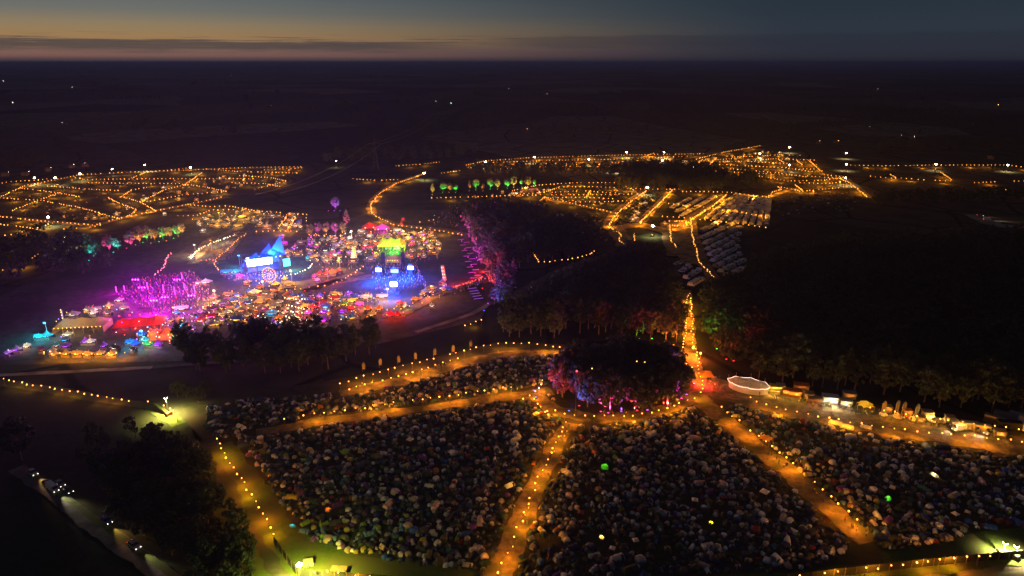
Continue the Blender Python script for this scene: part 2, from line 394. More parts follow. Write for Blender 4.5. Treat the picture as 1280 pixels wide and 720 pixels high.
# ------------------------------------------------------------------ tents
FAB = {}
def fab(n, c): FAB[n] = mat('fabric_' + n.replace(' ', '_'), c, .75, .18, 1.4, .25, transl=.18, obj_rand=.35)
for n, c in [('pale grey', (.60, .57, .58)), ('off white', (.74, .70, .64)), ('dusty pink', (.50, .36, .36)), ('mid grey', (.30, .29, .30)), ('charcoal', (.05, .05, .06)),
             ('navy', (.02, .035, .10)), ('dark green', (.025, .05, .03)), ('olive', (.085, .085, .04)), ('sky blue', (.10, .2, .36)), ('bright blue', (.03, .09, .36)),
             ('teal', (.025, .11, .125)), ('red', (.15, .03, .03)), ('orange', (.28, .11, .03)), ('yellow', (.40, .33, .06)), ('lime green', (.17, .28, .05)), ('purple', (.15, .05, .25)), ('beige', (.42, .34, .23))]: fab(n, c)
DOOR = mat('tent_door', (.035, .035, .045), .8, .1, 3)
PALL = ['pale grey'] * 8 + ['off white'] * 3 + ['dusty pink'] * 4 + ['mid grey'] * 10 + ['charcoal'] * 32 + ['navy'] * 16 + ['dark green'] * 24 + ['olive'] * 12 + ['sky blue'] * 1 + ['bright blue'] * 2 + ['teal'] * 3 + ['red'] * 2 + ['orange'] * 1 + ['yellow'] * 1 + ['lime green'] * 1 + ['purple'] * 2 + ['beige'] * 5
def super_r(a, k): return 1 + k * math.cos(4 * a)
def dome_mb(rx, ry, h, n=16, two=True):
    b = MB(); rr = []
    for t in (0, .28, .56, .80, .95):
        s = math.cos(t * math.pi / 2) ** .62; z = h * math.sin(t * math.pi / 2) ** 1.05
        k = .10 * (1 - t * .3)
        rr.append([(rx * s * super_r(2 * math.pi * i / n + math.pi / 4, -k) * math.cos(2 * math.pi * i / n), ry * s * super_r(2 * math.pi * i / n + math.pi / 4, -k) * math.sin(2 * math.pi * i / n), z) for i in range(n)])
    vs = [p for r in rr for p in r]
    for i in range(len(rr) - 1):
        for k in range(n): b.add([rr[i][k], rr[i][(k + 1) % n], rr[i + 1][(k + 1) % n], rr[i + 1][k]], [(0, 1, 2, 3)], 1 if two and (k // 2) % 4 in (1,) else 0)
    b.add(rr[-1] + [(0, 0, h)], [(k, (k + 1) % n, n) for k in range(n)])
    d = MB()                                            # arched door on the +x side
    def sp(a, t, o=1.02):
        s = math.cos(t * math.pi / 2) ** .62 * o; k = .10 * (1 - t * .3); q = super_r(a + math.pi / 4, -k)
        return (rx * s * q * math.cos(a), ry * s * q * math.sin(a), h * math.sin(t * math.pi / 2) ** 1.05)
    cols = [(-.42, .35), (-.22, .6), (0, .68), (.22, .6), (.42, .35)]
    for (a0, t0), (a1, t1) in zip(cols, cols[1:]):
        d.add([sp(a0, .02), sp(a1, .02), sp(a1, t1 / 2), sp(a0, t0 / 2), sp(a1, t1), sp(a0, t0)], [(0, 1, 2, 3), (3, 2, 4, 5)])
    return b, d
def tunnel_mb(w, h, L):
    b = MB(); rr = []; n = 9
    for y, s in ((-L / 2 - .5, .25), (-L / 2, .92), (-L / 4, .88), (0, 1), (L / 4, .9), (L / 2, .97), (L / 2 + .7, .3)):
        rr.append([(w / 2 * math.cos(math.pi * k / (n - 1)) * (s if s > .5 else .8), y, h * s * math.sin(math.pi * k / (n - 1)) ** .8) for k in range(n)])
    for i in range(len(rr) - 1):
        for k in range(n - 1): b.add([rr[i][k], rr[i][k + 1], rr[i + 1][k + 1], rr[i + 1][k]], [(0, 1, 2, 3)], 1 if i in (2, 3) else 0)
    d = MB(); x = w / 2
    pts = [(rr[4][k][0] * 1.02, rr[4][k][1] + .15, rr[4][k][2] * 1.02) for k in (0, 1, 2, 3)] + [(rr[5][k][0] * 1.02, rr[5][k][1] - .1, rr[5][k][2] * 1.02) for k in (0, 1, 2, 3)]
    d.add(pts, [(0, 1, 5, 4), (1, 2, 6, 5), (2, 3, 7, 6)])
    return b, d
def ridge_mb(w, L, h):
    b = MB(); w2 = w / 2; l = L / 2
    vs = [(-w2, -l, 0), (w2, -l, 0), (w2, l, 0), (-w2, l, 0), (-.06, -l * .85, h), (.06, -l * .85, h), (.06, l * .85, h * .96), (-.06, l * .85, h * .96), (-w2 * .55, -l * .92, h * .38), (w2 * .55, -l * .92, h * .38), (w2 * .55, l * .92, h * .36), (-w2 * .55, l * .92, h * .36)]
    b.add(vs, [(0, 8, 11, 3), (8, 4, 7, 11), (1, 2, 10, 9), (9, 10, 6, 5), (4, 5, 6, 7), (0, 1, 9, 8), (8, 9, 5, 4), (2, 3, 11, 10), (10, 11, 7, 6)])
    d = MB(); d.add([(-w2 * .4, -l * 1.02, .02), (w2 * .4, -l * 1.02, .02), (w2 * .2, -l * .95, h * .5), (0, -l * .9, h * .78), (-w2 * .2, -l * .95, h * .5)], [(0, 1, 2, 3, 4)])
    return b, d
def bell_mb(r, h):
    b = MB(); n = 14
    ring = lambda q, z, wv=0: [(q * (1 + wv * (k % 2)) * math.cos(2 * math.pi * k / n), q * (1 + wv * (k % 2)) * math.sin(2 * math.pi * k / n), z) for k in range(n)]
    b.rings([ring(r, 0), ring(r, .7)], 0, False, False); b.rings([ring(r * 1.04, .68, .02), ring(r * .45, h * .62), ring(.08, h)], 0, False, False); b.cone((0, 0, h - .05), .08, .03, .35, 6)
    d = MB(); d.add([(r * 1.05, -.5, .02), (r * 1.05, .5, .02), (r * .98, .45, .75), (r * .62, 0, h * .58), (r * .98, -.45, .75)], [(0, 1, 2, 3, 4)])
    return b, d
def gazebo_mb(s):
    b = MB(); a = s / 2
    b.add([(-a, -a, 2.1), (a, -a, 2.1), (a, a, 2.1), (-a, a, 2.1), (0, 0, 3.0)], [(0, 1, 4), (1, 2, 4), (2, 3, 4), (3, 0, 4)])
    b.add([(-a, -a, 2.1), (a, -a, 2.1), (a, a, 2.1), (-a, a, 2.1), (-a, -a, 1.82), (a, -a, 1.82), (a, a, 1.82), (-a, a, 1.82)], [(4, 5, 1, 0), (5, 6, 2, 1), (6, 7, 3, 2), (7, 4, 0, 3)], 1)
    d = MB()
    d.cone((0, 0, 0), .04, .03, 2.0, 5)
    return b, d
TENT = {}
def reg(k, bd, cat, what):
    b, d = bd; TENT.setdefault(k, []).append((b, d, b.mesh(k + '_flysheet', [FAB['mid grey'], FAB['mid grey']]), d.mesh(k + '_door', [DOOR]), cat, what))
for rx, ry, h in ((1.5, 1.3, 1.25), (1.25, 1.15, 1.15), (1.9, 1.6, 1.55), (1.6, 1.25, 1.05)): reg('dome_tent', dome_mb(rx, ry, h), 'tent', 'dome tent')
for w, h, L in ((2.3, 1.6, 3.4), (2.9, 1.95, 4.4)): reg('tunnel_tent', tunnel_mb(w, h, L), 'tent', 'tunnel tent')
for w, L, h in ((1.9, 2.6, 1.35), (2.2, 3.0, 1.6)): reg('ridge_tent', ridge_mb(w, L, h), 'tent', 'ridge tent')
for r_, h in ((2.2, 2.7), (2.6, 3.0)): reg('bell_tent', bell_mb(r_, h), 'tent', 'bell tent')
reg('gazebo', gazebo_mb(3.0), 'gazebo', 'pop-up gazebo')
KINDS = ['dome_tent'] * 120 + ['tunnel_tent'] * 22 + ['ridge_tent'] * 18 + ['gazebo'] * 1

ZONES = [('in the left tent field', [(250, 530), (345, 536), (500, 514), (690, 492), (705, 528), (690, 550), (660, 605), (632, 675), (615, 728), (470, 728), (400, 690), (345, 628), (300, 572)]),
         ('in the strip between the two upper paths', [(255, 508), (300, 500), (420, 492), (500, 472), (570, 455), (640, 443), (705, 445), (690, 478), (640, 488), (520, 505), (340, 530), (265, 535)]),
         ('in the middle tent field', [(716, 534), (800, 526), (850, 508), (884, 508), (940, 555), (1000, 605), (1056, 655), (1062, 690), (1000, 712), (860, 728), (628, 728), (660, 665), (692, 585)]),
         ('in the right tent field', [(905, 512), (925, 503), (990, 516), (1040, 534), (1110, 548), (1200, 560), (1300, 568), (1300, 650), (1225, 662), (1130, 690), (1088, 686), (1070, 655), (1030, 618), (985, 575), (940, 535)])]
ZP = [(z, W(p)) for z, p in ZONES]
cand = []
for z, poly in ZP:
    for p in scatter(poly, 1.98, .46):
        if not inview((p[0], p[1], 0)): continue
        if any(line_d(p, ln) < w * .5 + .4 for ln, w in PATHS[:18]): continue
        q = P((p[0], p[1], 0))
        # a bare margin of grass at the corner under the floodlight
        if inside(q, [(330, 640), (380, 670), (440, 692), (520, 705), (600, 714), (600, 760), (380, 760)]): continue
        k = R.choice(KINDS); c = R.choice(PALL)
        if q[0] < 520 and q[1] > 640 and R.random() < .35: c = R.choice(['sky blue', 'bright blue', 'lime green', 'teal', 'beige', 'yellow', 'purple'])
        if q[0] > 1150 and q[1] > 620 and R.random() < .35: c = R.choice(['lime green', 'off white', 'bright blue', 'red', 'pale grey'])
        if k in ('bell_tent',): c = R.choice(['off white', 'beige'])
        if k == 'gazebo': c = R.choice(['off white', 'pale grey', 'navy', 'red', 'dark green', 'teal'])
        cand.append([k, c, p, z, R.random() < .35])
# larger ones need room: drop neighbours of gazebos, bells and big tunnels
big = [t for t in cand if t[0] in ('gazebo', 'bell_tent')]
cand = [t for t in cand if t in big or all((t[2][0] - b[2][0]) ** 2 + (t[2][1] - b[2][1]) ** 2 > 9 for b in big)]
cand.sort(key=lambda t: t[2][0] ** 2 + t[2][1] ** 2)
# far camps: too small to single out
far = []
def camp(pts, s, pal=None, frac=1.0):
    for p in scatter(W(pts), s, .45):
        if R.random() < frac and inview((p[0], p[1], 0)) and not any(line_d(p, ln) < w * .5 + 1 for ln, w in PATHS[18:]):
            far.append([R.choice(['dome_tent', 'dome_tent', 'tunnel_tent', 'ridge_tent']), R.choice(pal or PALL), p, '', False])
camp([(690, 262), (755, 272), (762, 290), (775, 298), (740, 305), (700, 285)], 4.2)
camp([(765, 270), (806, 240), (838, 240), (800, 276), (775, 285)], 5)
camp([(560, 255), (655, 250), (700, 262), (640, 260), (575, 268)], 6)
camp([(955, 250), (1058, 238), (1085, 250), (1060, 265), (975, 270)], 6.5, None, .8)
camp([(680, 233), (770, 231), (800, 238), (765, 262), (690, 248)], 7)
camp([(20, 272), (120, 283), (150, 276), (235, 258), (160, 264), (100, 258), (40, 252)], 9)
camp([(5, 246), (60, 230), (150, 225), (260, 224), (360, 224), (280, 238), (200, 258), (140, 262), (60, 255)], 13, None, .8)
camp([(240, 225), (370, 212), (385, 222), (330, 240), (280, 236)], 13, None, .8)
camp([(610, 206), (760, 204), (880, 200), (870, 209), (640, 210)], 16, None, .7)
camp([(880, 200), (960, 186), (1020, 200), (1060, 222), (960, 218)], 14, None, .7)
camp([(300, 268), (380, 268), (378, 288), (310, 288)], 6); camp([(245, 268), (300, 268), (290, 282), (240, 282)], 6)
LIM = {'dome_tent': 300, 'tunnel_tent': 260, 'ridge_tent': 200, 'bell_tent': 60, 'gazebo': 120}
SPECIAL = [((756, 584), 'dome_tent', 'lime green', (.15, 1, .1), 'dome tent glowing bright green from a lamp inside'), ((889, 653), 'dome_tent', 'yellow', (1, .9, .05), 'dome tent glowing yellow from a lamp inside'),
           ((752, 671), 'dome_tent', 'beige', (1, .7, .15), 'beige dome tent lit from inside beside an unlit twin'), ((637, 607), 'tunnel_tent', 'beige', (1, .6, .15), 'beige tunnel tent with a warm light inside, left of the diagonal path'),
           ((410, 637), 'dome_tent', 'orange', (1, .45, .1), 'orange dome tent lit inside near the left tent field edge'), ((366, 657), 'dome_tent', 'teal', (.3, .8, 1), 'teal dome tent lit inside beside the floodlit grass'), ((1168, 594), 'tunnel_tent', 'off white', (1, .8, .4), 'off white tunnel tent softly lit inside, in the right tent field'),
           ((1110, 623), 'dome_tent', 'lime green', (.2, 1, .2), 'small dome tent glowing faint green in the right tent field')]
SW = [(G(*s[0]), s) for s in SPECIAL]
cand = [t for t in cand if all((t[2][0] - w.x) ** 2 + (t[2][1] - w.y) ** 2 > 9 for w, _ in SW)]
def face_rot(): return R.uniform(0, 2 * math.pi)
def add_tent(k, c, p, label, two, lit=None):
    vi = R.randrange(len(TENT[k])); b, d, fm, dm, cat, what = TENT[k][vi]
    t = thing(k, label, cat, (p[0], p[1], -.18), face_rot(), None, R.choice([R.uniform(.42, .56), R.uniform(.48, .68), R.uniform(.6, .85), R.uniform(.42, .6)]))
    m1 = FAB[c]; m2 = FAB[{'pale grey': 'mid grey', 'off white': 'beige', 'navy': 'sky blue', 'dark green': 'olive', 'charcoal': 'mid grey'}.get(c, 'charcoal')] if two else m1
    if k == 'gazebo':
        put(fm, 'canopy', t, m=[m1, m2])
        for sx in (-1, 1):
            for sy in (-1, 1): put(dm, 'leg', t, (1.45 * sx, 1.45 * sy, 0), m=[mat('grey_metal', (.3, .3, .32), .4)])
    else:
        put(fm, 'flysheet', t, m=[m1, m2]); put(dm, 'door', t)
    if lit: lamp('POINT', 'lantern', t, (0, 0, .8), 260, lit, .15)
    return t
cnt = {}; rest = []
for k, c, p, z, two in cand:
    cnt[k] = cnt.get(k, 0) + 1
    lim = LIM[k] - (8 if k == 'dome_tent' else 2)
    if cnt[k] > lim: rest.append([k, c, p, z, two]); continue
    what = TENT[k][0][5]; extra = ' with a darker middle panel' if two and k in ('tunnel_tent',) else ' with two-tone panels' if two and k == 'dome_tent' else ''
    add_tent(k, c, p, f'{c} {what}{extra} {z}', two)
for w, s in SW: add_tent(s[1], s[2], w, s[4], False, s[3])
def stuff_tents(lst, name, label):
    vs, fs, mi = [], [], []; mats = list(FAB) ; idx = {n: i for i, n in enumerate(mats)}; o = 0
    T = {k: [(np.array(b.v), b.f, b.m) for b, d, *_ in v] for k, v in TENT.items()}
    D = {k: [(np.array(d.v), d.f) for b, d, *_ in v] for k, v in TENT.items()}
    for k, c, p, z, two in lst:
        i = R.randrange(len(T[k])); a = R.uniform(0, 6.283); s = R.choice([R.uniform(.42, .56), R.uniform(.48, .68), R.uniform(.6, .85), R.uniform(.42, .6)]); ca, sa = math.cos(a) * s, math.sin(a) * s
        for arr, faces, ms in ((T[k][i][0], T[k][i][1], T[k][i][2]), (D[k][i][0], D[k][i][1], None)):
            v = np.empty_like(arr); v[:, 0] = arr[:, 0] * ca - arr[:, 1] * sa + p[0]; v[:, 1] = arr[:, 0] * sa + arr[:, 1] * ca + p[1]; v[:, 2] = arr[:, 2] * s - .18
            vs.append(v); n = len(arr)
            for j, f in enumerate(faces):
                fs.append(tuple(q + o for q in f)); mi.append(len(mats) if ms is None else idx[c] if (ms[j] == 0 or not two) else idx['mid grey' if c != 'mid grey' else 'charcoal'])
            o += n
    me = bpy.data.meshes.new(name); me.from_pydata(np.concatenate(vs).tolist(), [], fs)
    for n in mats: me.materials.append(FAB[n])
    me.materials.append(DOOR); me.polygons.foreach_set('material_index', np.array(mi, np.int32)); me.update()
    o_ = put(me, name); o_['kind'] = 'stuff'; o_['label'] = label; o_['category'] = 'tents'
    return o_
stuff_tents(rest, 'tent', 'packed mass of small tents filling the rear of the camp fields')
stuff_tents(far, 'tent', 'far camps of tiny tents between the distant light strings')
print('tents', len(cand), len(rest), len(far))
# ------------------------------------------------------------------ trees
BARK = mat('bark', (.10, .075, .055), .9, .3, 1.5)
def leaf_mat(n, c):
    m = mat(n, c, .7, .35, .35, .2, transl=.25, obj_rand=.3); return m
LEAF = [leaf_mat('leaves_oak', (.065, .085, .03)), leaf_mat('leaves_ash', (.075, .10, .035)), leaf_mat('leaves_dark', (.05, .068, .028))]
def crown_mesh(seed, h, r, nclump, nleaf, ls, conic=False, low=.24):
    g = random.Random(seed); vs = []; fs = []; base = h * low
    for c in range(nclump):
        while True:
            x, y, z = g.uniform(-1, 1), g.uniform(-1, 1), g.uniform(-1, 1); q = x * x + y * y + z * z
            if .18 < q < 1 and g.random() < .35 + .65 * q: break
        zz = (z + 1) / 2; rr = r * (1.0 - .75 * zz if conic else 1)
        cc = Vector((x * rr * g.uniform(.85, 1.1), y * rr * g.uniform(.85, 1.1), base + zz * (h - base)))
        cr = g.uniform(.5, 1.0) * r * (.26 if not conic else .2)
        for k in range(nleaf):
            d = Vector((g.gauss(0, 1), g.gauss(0, 1), g.gauss(0, .7))); d = d.normalized() * cr * g.random() ** .4
            n = (d.normalized() + Vector((g.gauss(0, .5), g.gauss(0, .5), g.gauss(0.4, .5)))).normalized()
            a = n.orthogonal().normalized(); b_ = n.cross(a); t = g.uniform(0, 6.28); a, b_ = a * math.cos(t) + b_ * math.sin(t), b_ * math.cos(t) - a * math.sin(t)
            s = ls * g.uniform(.6, 1.3); o = len(vs); p = cc + d
            vs += [p - a * s, p + b_ * s * .55, p + a * s, p - b_ * s * .55]; fs.append((o, o + 1, o + 2, o + 3))
    return vs, fs
def trunk_mb(seed, h, r):
    g = random.Random(seed); b = MB(); top = Vector((g.uniform(-.3, .3), g.uniform(-.3, .3), h * .75))
    b.tube([(0, 0, -.3), (0, 0, .3), (top.x * .3, top.y * .3, h * .3), top], [r * .05 + .12, r * .04 + .1, r * .032 + .06, .05], 7)
    for k in range(6):
        a = k * 1.05 + g.uniform(-.3, .3); z0 = h * g.uniform(.25, .5); L = r * g.uniform(.5, .8)
        p0 = Vector((top.x * z0 / h, top.y * z0 / h, z0))
        b.tube([p0, p0 + Vector((math.cos(a) * L * .5, math.sin(a) * L * .5, L * .35)), p0 + Vector((math.cos(a) * L, math.sin(a) * L, L * .9))], [.14, .09, .03], 5)
    return b
TREES = []
for i, (h, r, nc, nl, ls, con) in enumerate([(15, 5.2, 70, 26, .55, 0), (13, 4.4, 60, 26, .5, 0), (17, 5.6, 80, 26, .58, 0), (11, 3.2, 48, 24, .45, 0), (16, 3.6, 60, 24, .48, 1), (14, 5.0, 62, 26, .55, 0)]):
    v, f = crown_mesh(100 + i, h, r, nc, nl, ls, con); me = bpy.data.meshes.new('crown'); me.from_pydata(v, [], f); me.materials.append(LEAF[i % 3]); me.update()
    TREES.append((me, trunk_mb(200 + i, h, r).mesh('trunk', [BARK]), h, r))
TPOS = []
LITLEAF = mat('leaves_lit_lightened', (.12, .12, .10), .7, .3, .35, .2, transl=.25)  # lit copy of the foliage: colour lightened so the floodlit trees look brighter
def tree(p, label, group=None, vi=None, sc=None, name='tree', leaf=None):
    vi = R.randrange(len(TREES)) if vi is None else vi
    t = thing(name, label, 'tree', (p[0], p[1], -.2), R.uniform(0, 6.28), group, sc or R.uniform(.85, 1.15))
    put(TREES[vi][0], 'crown', t, m=leaf); put(TREES[vi][1], 'trunk', t); TPOS.append(p); return t
LOWV = [crown_mesh(300 + i, h, r, 34, 15, .75) for i, (h, r) in enumerate(((14, 4.8), (12, 4.2), (16, 5.2)))]
def wood(name, plist, label, zs=1.0):
    vs, fs = [], []; o = 0; T = [(np.array([tuple(q) for q in v]), np.array(f)) for v, f in LOWV]
    tv, tf = [], []
    for p in plist:
        a, f = T[R.randrange(3)]; t = R.uniform(0, 6.28); s = R.uniform(.8, 1.15) * zs; v = np.empty_like(a)
        v[:, 0] = (a[:, 0] * math.cos(t) - a[:, 1] * math.sin(t)) * s + p[0]; v[:, 1] = (a[:, 0] * math.sin(t) + a[:, 1] * math.cos(t)) * s + p[1]; v[:, 2] = a[:, 2] * s - .2
        vs.append(v); fs.append(f + o); o += len(a)
    me = bpy.data.meshes.new(name); V = np.concatenate(vs); Fc = np.concatenate(fs)
    me.vertices.add(len(V)); me.vertices.foreach_set('co', V.ravel()); me.loops.add(Fc.size); me.loops.foreach_set('vertex_index', Fc.ravel().astype(np.int32))
    me.polygons.add(len(Fc)); me.polygons.foreach_set('loop_start', np.arange(0, Fc.size, 4, dtype=np.int32)); me.update(calc_edges=True); me.validate()
    me.materials.append(LEAF[2]); o_ = put(me, name); o_['kind'] = 'stuff'; o_['label'] = label; o_['category'] = 'wood'; return o_
def trees_in(pts, s, label, n=None, avoid=None, **kw):
    pp = [p for p in scatter(W(pts), s, .35) if inview((p[0], p[1], 8), 40) and not any(line_d(p, ln) < w * .5 + 2 for ln, w in PATHS)]
    pp.sort(key=lambda p: p[1]); near, rest_ = (pp, []) if n is None else (pp[:n], pp[n:])
    for p in near: tree(p, label, **kw)
    return rest_
# the round grove in the middle of the camp
GL = mat('leaves_grove', (.075, .075, .06), .7, .35, .35, .2, transl=.25); g_c = G(775, 493); GROVE = []  # lit look worked into the leaf colour of the floodlit grove
GT = []
for i, (h, r) in enumerate(((15, 5.0), (16, 5.4), (13.5, 4.6))):
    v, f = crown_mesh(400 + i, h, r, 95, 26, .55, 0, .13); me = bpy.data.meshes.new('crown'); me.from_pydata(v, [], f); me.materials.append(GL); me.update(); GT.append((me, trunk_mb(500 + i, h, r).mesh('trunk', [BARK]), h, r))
def gtree(p, label, sc=1.0, **kw):
    i = R.randrange(3); t = thing('tree', label, 'tree', (p[0], p[1], -.2), R.uniform(0, 6.28), None, sc)
    put(GT[i][0], 'crown', t); put(GT[i][1], 'trunk', t); TPOS.append(p); return t
for p in scatter([(g_c.x + 23 * math.cos(a), g_c.y + 13.5 * math.sin(a)) for a in np.linspace(0, 6.283, 24)[:-1]], 6.0, .3):
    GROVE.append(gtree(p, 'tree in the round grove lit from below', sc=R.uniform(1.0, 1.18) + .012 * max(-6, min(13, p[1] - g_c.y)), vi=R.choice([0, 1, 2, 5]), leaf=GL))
print('grove', len(GROVE))
r1 = trees_in([(212, 462), (330, 474), (400, 466), (478, 438), (470, 426), (400, 432), (280, 436), (215, 446)], 7.0, 'dark tree in the belt below the festival site', sc=.9)
r2 = trees_in([(612, 428), (700, 424), (760, 418), (850, 436), (852, 400), (845, 360), (830, 335), (780, 325), (740, 345), (690, 365), (640, 395)], 7.4, 'dark tree in the wood left of the light path', 34)
r3 = trees_in([(878, 430), (905, 462), (960, 478), (1050, 494), (1150, 506), (1300, 522), (1300, 450), (1100, 410), (960, 372), (880, 372)], 7.6, 'dark tree in the big wood behind the vendor street', 40)
r3b = [p for p in scatter(W([(880, 372), (960, 372), (1100, 410), (1300, 450), (1310, 300), (1240, 300), (1150, 310), (1060, 318), (985, 330), (940, 355)]), 9.5, .4) if inview((p[0], p[1], 8), 40)]
trees_in([(108, 600), (140, 572), (215, 560), (256, 572), (288, 645), (318, 705), (322, 745), (245, 745), (170, 676)], 5.6, 'dark tree beside the country road', sc=.66)
trees_in([(60, 575), (110, 545), (165, 535), (215, 548), (140, 566), (95, 590)], 7.5, 'low dark bush on the meadow above the country road', sc=.42)
trees_in([(212, 494), (262, 494), (256, 506), (220, 504)], 6, 'small tree lit by the floodlight at the path junction', sc=.5)
trees_in([(0, 560), (25, 545), (40, 575), (5, 585)], 9, 'dark tree at the far end of the country road')
r4 = trees_in([(592, 305), (622, 338), (690, 332), (745, 318), (752, 296), (700, 285), (640, 266), (578, 264)], 9.0, 'dark tree in the wood behind the pink lit path', 16)
r5 = trees_in([(768, 243), (905, 243), (898, 214), (780, 212)], 11, 'dark tree in the copse between the camps', 6)
wood('woods', r1 + r2 + r3 + r3b + r4 + r5, 'dark woodland mass behind the camp fields')
# hedges, copses and tree lines out to the horizon
hp = []
g = random.Random(5)
for k in range(90):
    py = 83 + 88 * g.random() ** 1.5; px = g.uniform(-40, 1320); c = G(px, py); a = g.choice([.35, .35, 1.92, 1.92, g.uniform(0, 3)]); L = g.uniform(80, 500)
    for q in walk([c, c + Vector((math.cos(a) * L, math.sin(a) * L, 0))], g.uniform(10, 16)): hp.append((q.x + g.uniform(-3, 3), q.y + g.uniform(-3, 3)))
for pts, s in (([(-20, 215), (40, 212), (60, 200), (-20, 200)], 14), ([(10, 330), (110, 325), (130, 312), (60, 300), (0, 312)], 12), ([(1090, 262), (1200, 258), (1300, 255), (1300, 248), (1095, 250)], 14), ([(560, 222), (800, 224), (800, 214), (600, 216)], 13), ([(400, 205), (600, 200), (590, 190), (420, 196)], 20), ([(1100, 190), (1290, 190), (1290, 180), (1100, 182)], 22), ([(0, 355), (120, 345), (150, 330), (40, 332)], 11), ([(880, 236), (960, 240), (950, 224), (890, 222)], 13)):
    hp += scatter(W(pts), s, .45)
wood('woods', hp, 'hedgerows and far copses out to the horizon')
print('hedge', len(hp), 'trees', len(TPOS))
# rows of small trees washed by coloured floodlights
LAMPS = {}
COLN = {'orange': (1, .30, .03), 'green': (.08, 1, .08), 'magenta': (1, .04, .75), 'pink': (1, .05, .30), 'teal': (.03, .8, .75), 'yellow': (1, .6, .05), 'blue': (.08, .15, 1), 'red': (1, .03, .04), 'purple': (.45, .06, 1), 'white': (1, .9, .75), 'warm': (1, .5, .12)}
BLACK = mat('black_housing', (.02, .02, .022), .5)
def uplighter(p, col, power, where, tgt=(0, 6, 5), cone=75):
    lab = f'{col} floodlight on the ground {where}'
    t = thing('uplighter', lab, 'floodlight', (p[0], p[1], -.15), 0, 'coloured ground floodlights')
    b = MB(); b.box((0, 0, .25), (.7, .4, .5)); b.build('housing', BLACK, t)
    b = MB(); b.box((0, .06, .53), (.6, .3, .06)); b.build('lens', emi('lens_' + col, COLN[col], 5), t)
    lamp('SPOT', 'lamp', t, (0, 0, .75), power, COLN[col], 0, aim(tgt), cone); return t
for px, py, col in [(118, 321, 'teal'), (137, 312, 'pink'), (148, 311, 'teal'), (164, 306, 'pink'), (175, 302, 'orange'), (184, 299, 'green'), (194, 300, 'orange'), (204, 298, 'green'), (213, 297, 'orange'), (222, 294, 'green'), (228, 291, 'orange')]:
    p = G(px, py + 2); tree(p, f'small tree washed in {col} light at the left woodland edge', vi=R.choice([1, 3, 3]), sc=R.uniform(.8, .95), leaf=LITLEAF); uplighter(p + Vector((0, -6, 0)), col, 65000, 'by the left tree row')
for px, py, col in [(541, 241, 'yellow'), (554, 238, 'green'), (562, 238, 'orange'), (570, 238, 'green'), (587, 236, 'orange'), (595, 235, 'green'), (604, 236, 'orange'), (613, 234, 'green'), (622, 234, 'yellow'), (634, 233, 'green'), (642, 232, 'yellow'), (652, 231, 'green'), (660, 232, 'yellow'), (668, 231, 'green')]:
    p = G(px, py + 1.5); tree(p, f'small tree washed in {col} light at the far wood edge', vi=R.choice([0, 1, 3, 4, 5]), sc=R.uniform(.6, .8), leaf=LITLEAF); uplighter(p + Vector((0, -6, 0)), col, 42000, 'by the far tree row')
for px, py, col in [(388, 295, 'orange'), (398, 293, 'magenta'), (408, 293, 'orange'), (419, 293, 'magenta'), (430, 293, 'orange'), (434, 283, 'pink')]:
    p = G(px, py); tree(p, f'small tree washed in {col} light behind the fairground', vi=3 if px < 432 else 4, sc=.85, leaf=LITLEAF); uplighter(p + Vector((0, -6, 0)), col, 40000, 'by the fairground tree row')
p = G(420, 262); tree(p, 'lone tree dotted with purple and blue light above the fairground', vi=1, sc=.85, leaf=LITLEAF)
for dx, col in ((-5, 'magenta'), (0, 'purple'), (5, 'blue')): uplighter(p + Vector((dx, -6, 0)), col, 35000, 'by the lone tree', (-dx, 6, 5), 70)
# the pink and purple wood edge and its stepped path
for i, (px, py) in enumerate([(574, 276), (577, 286), (580, 296), (584, 306), (588, 316), (592, 326), (597, 336), (602, 346), (606, 355)]):
    for dx, q in ((11, .85), (24, 1.0)):
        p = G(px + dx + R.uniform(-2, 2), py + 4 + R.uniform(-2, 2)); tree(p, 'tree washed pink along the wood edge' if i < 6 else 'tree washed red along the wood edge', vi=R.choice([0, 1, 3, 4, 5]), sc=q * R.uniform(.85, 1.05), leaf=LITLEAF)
    uplighter(G(px - 3, py + 6), ['pink', 'magenta', 'magenta', 'pink', 'magenta', 'magenta', 'red', 'red', 'red'][i], 90000, 'along the pink wood edge', (6, 2.5, 6), 88)
for px, py, col in [(614, 374, 'purple'), (619, 362, 'magenta'), (609, 383, 'blue'), (622, 348, 'purple')]:
    for dx in (9, 20):
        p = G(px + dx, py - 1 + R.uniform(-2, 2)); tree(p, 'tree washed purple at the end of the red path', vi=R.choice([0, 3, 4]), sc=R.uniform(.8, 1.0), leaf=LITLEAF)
    uplighter(G(px - 4, py + 6), col, 45000, 'at the end of the red path', (5, 3, 6.5), 85)
